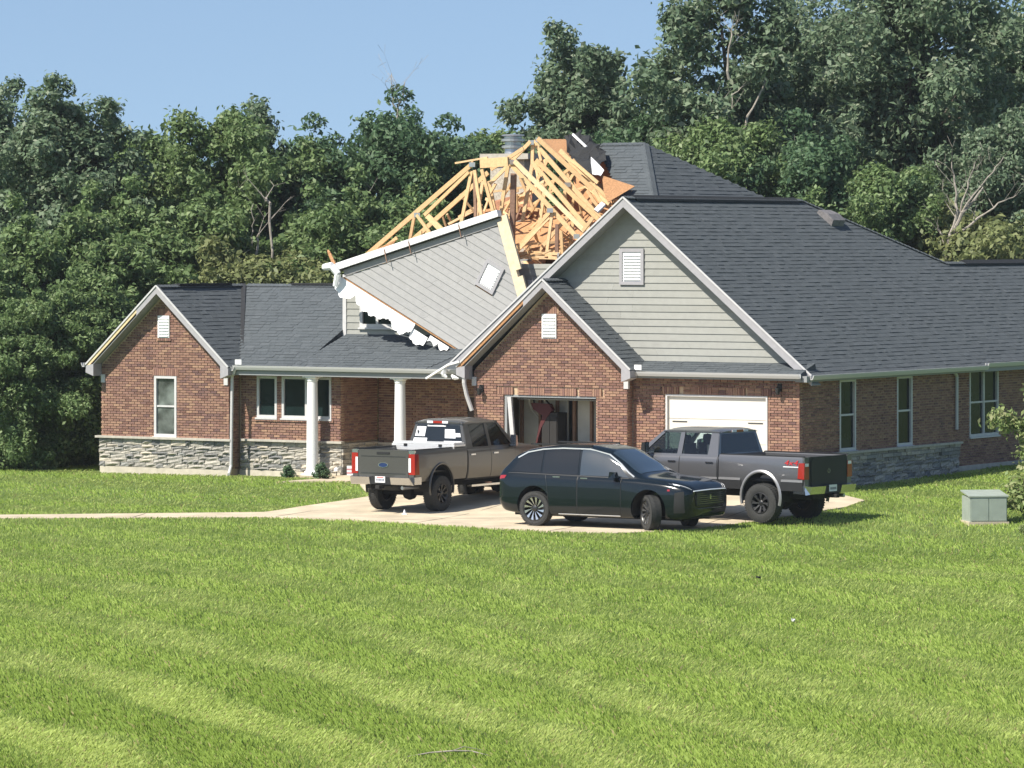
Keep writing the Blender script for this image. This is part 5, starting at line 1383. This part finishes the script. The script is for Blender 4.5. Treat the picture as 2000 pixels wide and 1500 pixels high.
tree('d', 1960, 158, .98, 'tree at the right edge behind the largest tree')
tree('c', 1600, 143, .96, 'mid-height tree above the dark right roof slope')
tree('b', 1720, 141, .84, 'light green tree above the right roof hip')
tree('a', 1940, 146, .86, 'tree above the right wing roof at the picture edge')
tree('e', 1780, 142, 1.0, 'small leafy tree beside the pale dead branches')
tree('f', 1925, 140.5, 1.55, 'feathery olive tree behind the right wing ridge')
# --- lower tier at the left of the house
tree('e', 40, 136, 1.00, 'small tree at the far left edge of the lawn')
tree('e', 160, 138, 1.05, 'small tree between the far left tree and the brick gable')
tree('e', 270, 142, 1.08, 'small tree over the left rake of the brick gable')
tree('e', 400, 143, 1.10, 'small tree over the left gable ridge')
tree('f', 500, 141, 1.32, 'olive tangled tree behind the left wing ridge')
tree('e', 610, 144, 1.06, 'small tree behind the right end of the left wing')
tree('e', 720, 143, 1.12, 'small grey-green tree beside the split trunk')
tree('e', 830, 146, 1.12, 'small tree behind the lowest truss chord')
for i, (px, D, s, lb) in enumerate(((10, 128.5, .72, 'dense bush at the left edge of the lawn'), (75, 130, .82, 'dense bush second from the left edge'), (130, 131, .85, 'tall bush midway between the left edge and the brick gable'), (185, 132.5, .92, 'bush touching the left brick wall corner'), (-30, 131, .9, 'bush cut off by the left picture edge'))):
    tree('e', px, D, s*.86, lb, 'bushes at the left lawn edge', 'bush', 'bush')
# --- the wood behind, one mass
g = np.random.default_rng(5); CC = []; RR = []
for i in range(420):
    px = g.uniform(-250, 2250); D = g.uniform(160, 176); x = (px-1000)/8500*D
    top = 9.6 if px < 950 else (9.6+(px-950)/650*4.0 if px < 1600 else 13.6)
    CC.append((x, D, g.uniform(.5, top))); RR.append(g.uniform(1.1, 2.0))
me = leaf_mesh('woodland', np.array(CC), np.array(RR), 90000, .34, 9); me.materials.append(MATS['leaf_dark'])
wd = link('woodland', me); tag(wd, 'dark wood standing behind the front rank of trees', 'wood', kind='stuff')
# --- bare snags and broken trunks
def snag(px, D, label, segs, mat='dead_bark', name='dead_tree'):
    x = (px-1000)/8500*D
    t = thing(name, label, 'dead tree', (x, D, g1(x, D)-.1))
    first = True
    for pts, rad in segs:
        P = [Vector(p) for p in pts]; r_ = random.Random(int(px*7+len(P)+P[-1].z*10)); fine = [P[0]]; fr = [rad[0]]
        for a, b, ra, rb in zip(P, P[1:], rad, rad[1:]):
            for k in (1, 2, 3, 4):
                fine.append(a.lerp(b, k/4)+Vector((r_.uniform(-.06, .06), r_.uniform(-.06, .06), 0))*(1 if k < 4 else .3)); fr.append((ra+(rb-ra)*k/4)*r_.uniform(.8, 1.15))
        m = MB().tube(fine, fr, 7)
        for a, ra in list(zip(fine, fr))[len(fine)//3:]:
            if r_.random() < .55 and ra < .09:
                an = r_.uniform(0, 6.28); L = r_.uniform(.25, .9); b = a+Vector((math.cos(an)*L*.7, math.sin(an)*L*.5, L*.8)); c = b+Vector((r_.uniform(-.3, .3), r_.uniform(-.3, .3), r_.uniform(.1, .4)))
                m.tube([a, b, c], [ra*.4, ra*.22, .006], 4); m.tube([b, b+Vector((r_.uniform(-.4, .4), 0, r_.uniform(.1, .4)))], [ra*.2, .005], 4)
        m.build('trunk' if first else 'limb', mat, t); first = False
    return t
s_ = 146/8500
def px_pts(px0, D, L): return [((p[0]-px0)/8500*D, (p[2] if len(p) > 2 else 0), 7.1-(p[1]-465)/8500*D-g1(0, D)+.1) for p in L]
def snag_px(px0, D, label, lines, **k):
    snag(px0, D, label, [(px_pts(px0, D, l), [r0+(r1-r0)*i/(len(l)-1) for i in range(len(l))]) for l, r0, r1 in lines], **k)
snag_px(782, 150, 'bare forked snag poking above the dark trees', [([(785, 900), (783, 480), (784, 330), (776, 240), (781, 200), (791, 160)], .11, .015), ([(784, 330), (762, 285), (745, 262)], .05, .015), ([(777, 240), (768, 190), (766, 145)], .035, .012), ([(781, 205), (772, 170)], .02, .008)])
snag_px(700, 144, 'split grey trunk left of the trusses', [([(690, 900), (694, 560), (700, 470), (702, 415), (698, 385)], .15, .04), ([(697, 520), (712, 450), (706, 410)], .09, .03), ([(695, 560), (678, 500), (672, 470)], .06, .015)])
snag_px(497, 142, 'pale broken stem behind the left wing ridge', [([(500, 900), (501, 530), (503, 485), (505, 455)], .07, .03), ([(492, 480), (493, 440), (494, 398)], .02, .012), ([(530, 520), (527, 400), (520, 385)], .04, .05)])
snag_px(1430, 146, 'leaning bare tree with two pale limbs above the hip roof', [([(1432, 900), (1433, 420), (1435, 340), (1440, 280)], .14, .05), ([(1440, 285), (1470, 215), (1502, 143)], .055, .02), ([(1418, 270), (1400, 235), (1360, 195)], .05, .02), ([(1422, 240), (1430, 190), (1470, 160)], .025, .012), ([(1424, 160), (1424, 100), (1430, 60)], .05, .02), ([(1530, 385), (1536, 350), (1530, 330)], .03, .012)])
snag_px(1850, 140, 'pale bare-branched tree leaning over the right wing', [([(1848, 900), (1848, 500), (1856, 470), (1878, 420), (1920, 370)], .12, .03), ([(1850, 490), (1868, 430), (1866, 370), (1860, 320)], .06, .02), ([(1856, 470), (1900, 440), (1950, 400), (1985, 385)], .05, .015), ([(1850, 485), (1838, 460), (1830, 440)], .035, .012), ([(1868, 430), (1890, 370), (1905, 320)], .035, .012), ([(1878, 420), (1930, 350), (1960, 310)], .03, .012)])

# ================================================================== garden plants and small things
CR2, RR2 = clumps(1.3, 1.2, .15, 2.9, 14, .15, .42, 303); mb_ = leaf_mesh('foliage', CR2, RR2, 16000, .12, 304); mb_.materials.append(MATS['leaf_bush'])
def plant(loc, scale, label, me, name='shrub', cat='shrub', stems=5, h=1.0):
    t = thing(name, label, cat, loc); t.scale = (scale,)*3
    link('foliage', me, None, t)
    m = MB(); r_ = random.Random(int(loc[0]*10))
    for i in range(stems):
        a = r_.uniform(0, 6.28); m.tube([Vector((0, 0, -.1)), Vector((math.cos(a)*.15*h, math.sin(a)*.15*h, .5*h)), Vector((math.cos(a)*.4*h, math.sin(a)*.4*h, h))], [.03*h, .02*h, .008], 5)
    m.build('stem', 'bark', t); return t
plant((13.45, 106.6, g1(13.45, 106.6)), 1.2, 'light green bush beside the utility box at the right', mb_, h=1.8)
plant((11.75, 95.6, g1(11.75, 95.6)), .42, 'low leafy bush cut by the right picture edge on the lawn', mb_, h=1.6)
C3, R3 = clumps(.24, .22, .03, .34, 9, .05, .11, 401, per=5); m3 = leaf_mesh('foliage', C3, R3, 2200, .06, 402); m3.materials.append(MATS['leaf_dark'])
for (u, w, s, lb) in ((-15.95, -.75, .9, 'small round shrub left of the first porch column'), (-14.75, -.85, 1.1, 'small round shrub right of the first porch column')):
    p = HC+EU*u+EW*w; plant((p.x, p.y, g1(p.x, p.y)), s, lb, m3, h=.3)
p = HC+EU*-16.6+EW*-.6
# utility box
M('box_green', (.30, .34, .29), .5, noise=(4, .08)); M('box_dark', (.12, .14, .12), .7)
ux, uy = 11.55, 106.4
ub = thing('utility_box', 'pale green utility box on the lawn beside the right bush', 'utility box', (ux, uy, g1(ux, uy)), RAD(8))
MB().box(-.46, .46, -.42, .42, .06, .66).build('body', 'box_green', ub)
MB().prism([(-.49, -.45, .66), (.49, -.45, .66), (.49, .45, .76), (-.49, .45, .76), ], (0, 0, .035)).build('lid', 'box_green', ub, fix=True)
MB().box(-.5, .5, -.46, .46, -.1, .06).build('pad', 'concrete', ub)
for x0, x1 in ((-.44, -.01), (.01, .44)): MB().box(x0, x1, -.436, -.421, .09, .64).build('door', 'box_green', ub)
# path light, stake, rod on the lawn
def small(px, D, name, label, cat, parts):
    x = (px-1000)/8500*D; t = thing(name, label, cat, (x, D, g1(x, D)))
    for nm, mat, mb in parts: mb.build(nm, mat, t)
M('decal_pink', (.55, .22, .24), .6)
small(657, 122.5, 'path_light', 'small white path light by the walkway corner', 'path light', [('post', 'black_metal', MB().cyl((0, 0, -.1), (0, 0, .22), .012)), ('lamp', 'vinyl_white', MB().lathe([(.20, .02), (.22, .07), (.30, .06), (.33, .0)], 12, 'z'))])
small(540, 125.5, 'marker_stake', 'thin pale marker stake in the lawn by the stone wall', 'stake', [('post', 'raw_wood_pale', MB().box(-.03, .03, -.015, .015, -.1, .32)), ('cap', 'vinyl_white', MB().box(-.045, .045, -.03, .03, .321, .36))])
small(790, 111.2, 'cone_marker', 'tiny white cone marker on the drive behind the bronze pickup', 'marker', [('cone', 'vinyl_white', MB().cyl((0, 0, .02), (0, 0, .16), .05, .012)), ('base', 'vinyl_white', MB().box(-.07, .07, -.07, .07, .035, .06))])
small(690, 121.6, 'garden_flag', 'small striped garden flag beside the pickup tailgate', 'flag', [('pole', 'black_metal', MB().cyl((0, 0, -.1), (0, 0, .45), .01)), ('cloth', 'vinyl_white', MB().box(-.18, -.01, -.006, .006, .15, .42)), ('stripe', 'decal_pink', MB().box(-.18, -.01, -.009, -.0065, .20, .24)), ('stripe', 'decal_pink', MB().box(-.18, -.01, -.009, -.0065, .30, .34))])
tw = thing('fallen_twig', 'thin dry twig lying in the grass at the bottom edge', 'twig', (-.9, 58.9, g1(-.9, 58.9)))
MB().tube([Vector(p) for p in ((-.55, .0, .04), (-.2, .1, .09), (.1, .05, .12), (.35, .1, .11), (.6, .0, .06))], [.008, .010, .012, .010, .006], 6).build('stem', 'dead_bark', tw)
MB().tube([Vector(p) for p in ((.1, .05, .12), (.25, .2, .16), (.5, .3, .10))], [.007, .006, .004], 5).build('side_twig', 'dead_bark', tw)

def scrap(px, py, name, label, mat, r, seed):
    D = 8500*7.1/(py-465); x = (px-1000)/8500*D; r_ = random.Random(seed)
    m = MB(); n = 9; V = [(math.cos(6.283*i/n)*r*r_.uniform(.5, 1), math.sin(6.283*i/n)*r*r_.uniform(.5, 1), r_.uniform(.05, .10)) for i in range(n)]
    m.prism(V, (0, 0, .03)); o = m.build(name, mat, None, fix=True); o.location = (x, D, g1(x, D)); tag(o, label, 'debris')
scrap(1550, 1216, 'paper_scrap', 'small white scrap lying on the lawn right of centre', 'trim_white', .05, 1)
scrap(1482, 1132, 'bark_scrap', 'small dark scrap lying on the lawn below the grey pickup', 'felt', .07, 3)

# ================================================================== lawn
def in_poly(x, y, poly):
    r = np.zeros(len(x), bool); n = len(poly)
    for i in range(n):
        x0, y0 = poly[i]; x1, y1 = poly[(i+1) % n]
        c = ((y0 > y) != (y1 > y)) & (x < (x1-x0)*(y-y0)/(y1-y0+1e-12)+x0); r ^= c
    return r
def lawn(n, seed):
    g = np.random.default_rng(seed)
    # spread evenly over the seen ground: more blades where the camera is nearer
    q = g.random(n); y = 55.5*(135/55.5)**(q**1.12)
    hw_ = y*1000/8500+1.2; x = (g.random(n)*2-1)*hw_
    w = (x-HC.x)*EW.x+(y-HC.y)*EW.y; u = (x-HC.x)*EU.x+(y-HC.y)*EU.y
    keep = ~in_poly(x, y, DRIVE) & ~in_poly(x, y, WALK)
    hs = ((w > -.45) & (u > -23.0) & (u < .1)) | ((w > -.15) & (u < -22.9) & (u > -24))
    hs |= (u > -16.4) & (u < -10) & (w > -.6)
    keep &= ~hs & (y < 133)
    x, y = x[keep], y[keep]; n = len(x)
    z = gz(x, y)
    # mower stripes: the direction the blades lean alternates from pass to pass
    rr = np.hypot(x+89, y-31)+.25*np.sin(x*.4)+.2*np.sin(y*.7)
    ph = np.sin(2*math.pi*rr/3.6+.9*np.sin(x*.17)+.7*np.sin(y*.11)); amp = .42+.25*np.sin(x*.13+y*.07)**2+.75*np.exp(-((x+5.5)/4)**2-((y-63)/7)**2)+.5*sstep(110, 114, y); st = np.tanh(ph*2.0)*amp
    tx, ty = (y-31)/np.hypot(x+89, y-31), -(x+89)/np.hypot(x+89, y-31)
    gp = np.random.default_rng(4); tuft = np.zeros(n)
    for _ in range(14):
        aa = gp.random()*6.28; kk = 2*math.pi/gp.uniform(.35, 2.2); tuft += np.sin((x*math.cos(aa)+y*math.sin(aa)*.6)*kk+gp.random()*6.28)
    tuft /= 3.2
    patch = np.sin(x*.9+1.7*np.sin(y*.31))*np.sin(y*.23+.8*np.sin(x*.5))
    far = np.clip((y-58)/60, 0, 1)
    h = (.066+.038*g.random(n)+.004*patch+.006*tuft)*(1.12-.42*far); wd_ = (.0050+.004*g.random(n))*(1+.7*far)
    tall = g.random(n) < .015; h = np.where(tall, h*1.5, h)
    a = g.random(n)*2*math.pi; lean = .22+.42*g.random(n)
    lx = np.cos(a)*lean+tx*st*.9; ly = np.sin(a)*lean+ty*st*.9
    f = g.random(n)*math.pi; cx, cy = np.cos(f), np.sin(f)*.5
    b0 = np.stack([x-cx*wd_, y-cy*wd_, z-.01], 1); b1 = np.stack([x+cx*wd_, y+cy*wd_, z-.01], 1)
    md = np.stack([x+lx*h*.35-cx*wd_*.8, y+ly*h*.35-cy*wd_*.8, z+h*.68], 1)
    tp = np.stack([x+lx*h*.95, y+ly*h*.95, z+h*.95], 1)
    V = np.stack([b0, b1, tp, md], 1).reshape(-1, 3)
    me = bpy.data.meshes.new('grass')
    me.vertices.add(4*n); me.vertices.foreach_set('co', V.ravel())
    me.loops.add(4*n); me.loops.foreach_set('vertex_index', np.arange(4*n))
    me.polygons.add(n); me.polygons.foreach_set('loop_start', np.arange(n)*4); me.polygons.foreach_set('loop_total', np.full(n, 4))
    # blade tint: tone patches, dry blades, and mower-stripe light and dark painted in
    val = np.clip(.5+.09*patch+.07*tuft+.42*st+g.normal(size=n)*.17, 0, 1)
    val = np.clip(val-.20*np.exp(-((y-97.5-.12*x)/2.4)**2)*sstep(1, 5, x), 0, 1)   # shade of the swale painted into the blade colour
    val = np.clip(val-.14*np.exp(-((x+5.5)/4)**2-((y-63)/7)**2), 0, 1)
    dry = (g.random(n) < .05).astype(float)
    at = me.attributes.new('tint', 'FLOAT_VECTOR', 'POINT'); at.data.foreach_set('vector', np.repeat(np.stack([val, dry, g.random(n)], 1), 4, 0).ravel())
    me.update(); return me
mg = bpy.data.materials.new('grass_blade'); mg.use_nodes = True
N = mg.node_tree.nodes; Lk = mg.node_tree.links
b = N['Principled BSDF']; b.inputs['Roughness'].default_value = .5; b.inputs['Specular IOR Level'].default_value = .3
at = N.new('ShaderNodeAttribute'); at.attribute_name = 'tint'
sp = N.new('ShaderNodeSeparateXYZ'); Lk.new(at.outputs['Vector'], sp.inputs[0])
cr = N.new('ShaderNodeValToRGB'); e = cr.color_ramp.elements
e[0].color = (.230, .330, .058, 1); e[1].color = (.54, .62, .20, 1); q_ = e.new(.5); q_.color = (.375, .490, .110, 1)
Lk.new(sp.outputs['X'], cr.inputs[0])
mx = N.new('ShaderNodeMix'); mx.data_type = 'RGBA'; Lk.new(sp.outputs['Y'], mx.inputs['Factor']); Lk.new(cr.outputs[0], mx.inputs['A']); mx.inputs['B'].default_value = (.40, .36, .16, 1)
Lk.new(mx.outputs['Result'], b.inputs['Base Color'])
tr = N.new('ShaderNodeBsdfTranslucent'); Lk.new(mx.outputs['Result'], tr.inputs['Color'])
ms = N.new('ShaderNodeMixShader'); ms.inputs[0].default_value = .35; Lk.new(b.outputs[0], ms.inputs[1]); Lk.new(tr.outputs[0], ms.inputs[2]); Lk.new(ms.outputs[0], N['Material Output'].inputs['Surface'])
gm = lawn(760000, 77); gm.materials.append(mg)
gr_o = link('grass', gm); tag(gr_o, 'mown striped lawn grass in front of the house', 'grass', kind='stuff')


# ================================================================== summer haze
def haze(density):
    V = MB().box(-70, 70, -4, 200, -2.0, 22.0); o = V.build('haze', None, None, fix=True); tag(o, kind='stuff')
    m = bpy.data.materials.new('haze_air'); m.use_nodes = True; n = m.node_tree.nodes; n.clear()
    out = n.new('ShaderNodeOutputMaterial'); v = n.new('ShaderNodeVolumePrincipled')
    v.inputs['Color'].default_value = (.88, .94, 1.0, 1); v.inputs['Density'].default_value = density; v.inputs['Anisotropy'].default_value = .1
    m.node_tree.links.new(v.outputs[0], out.inputs['Volume']); o.data.materials.append(m)
haze(.00014)
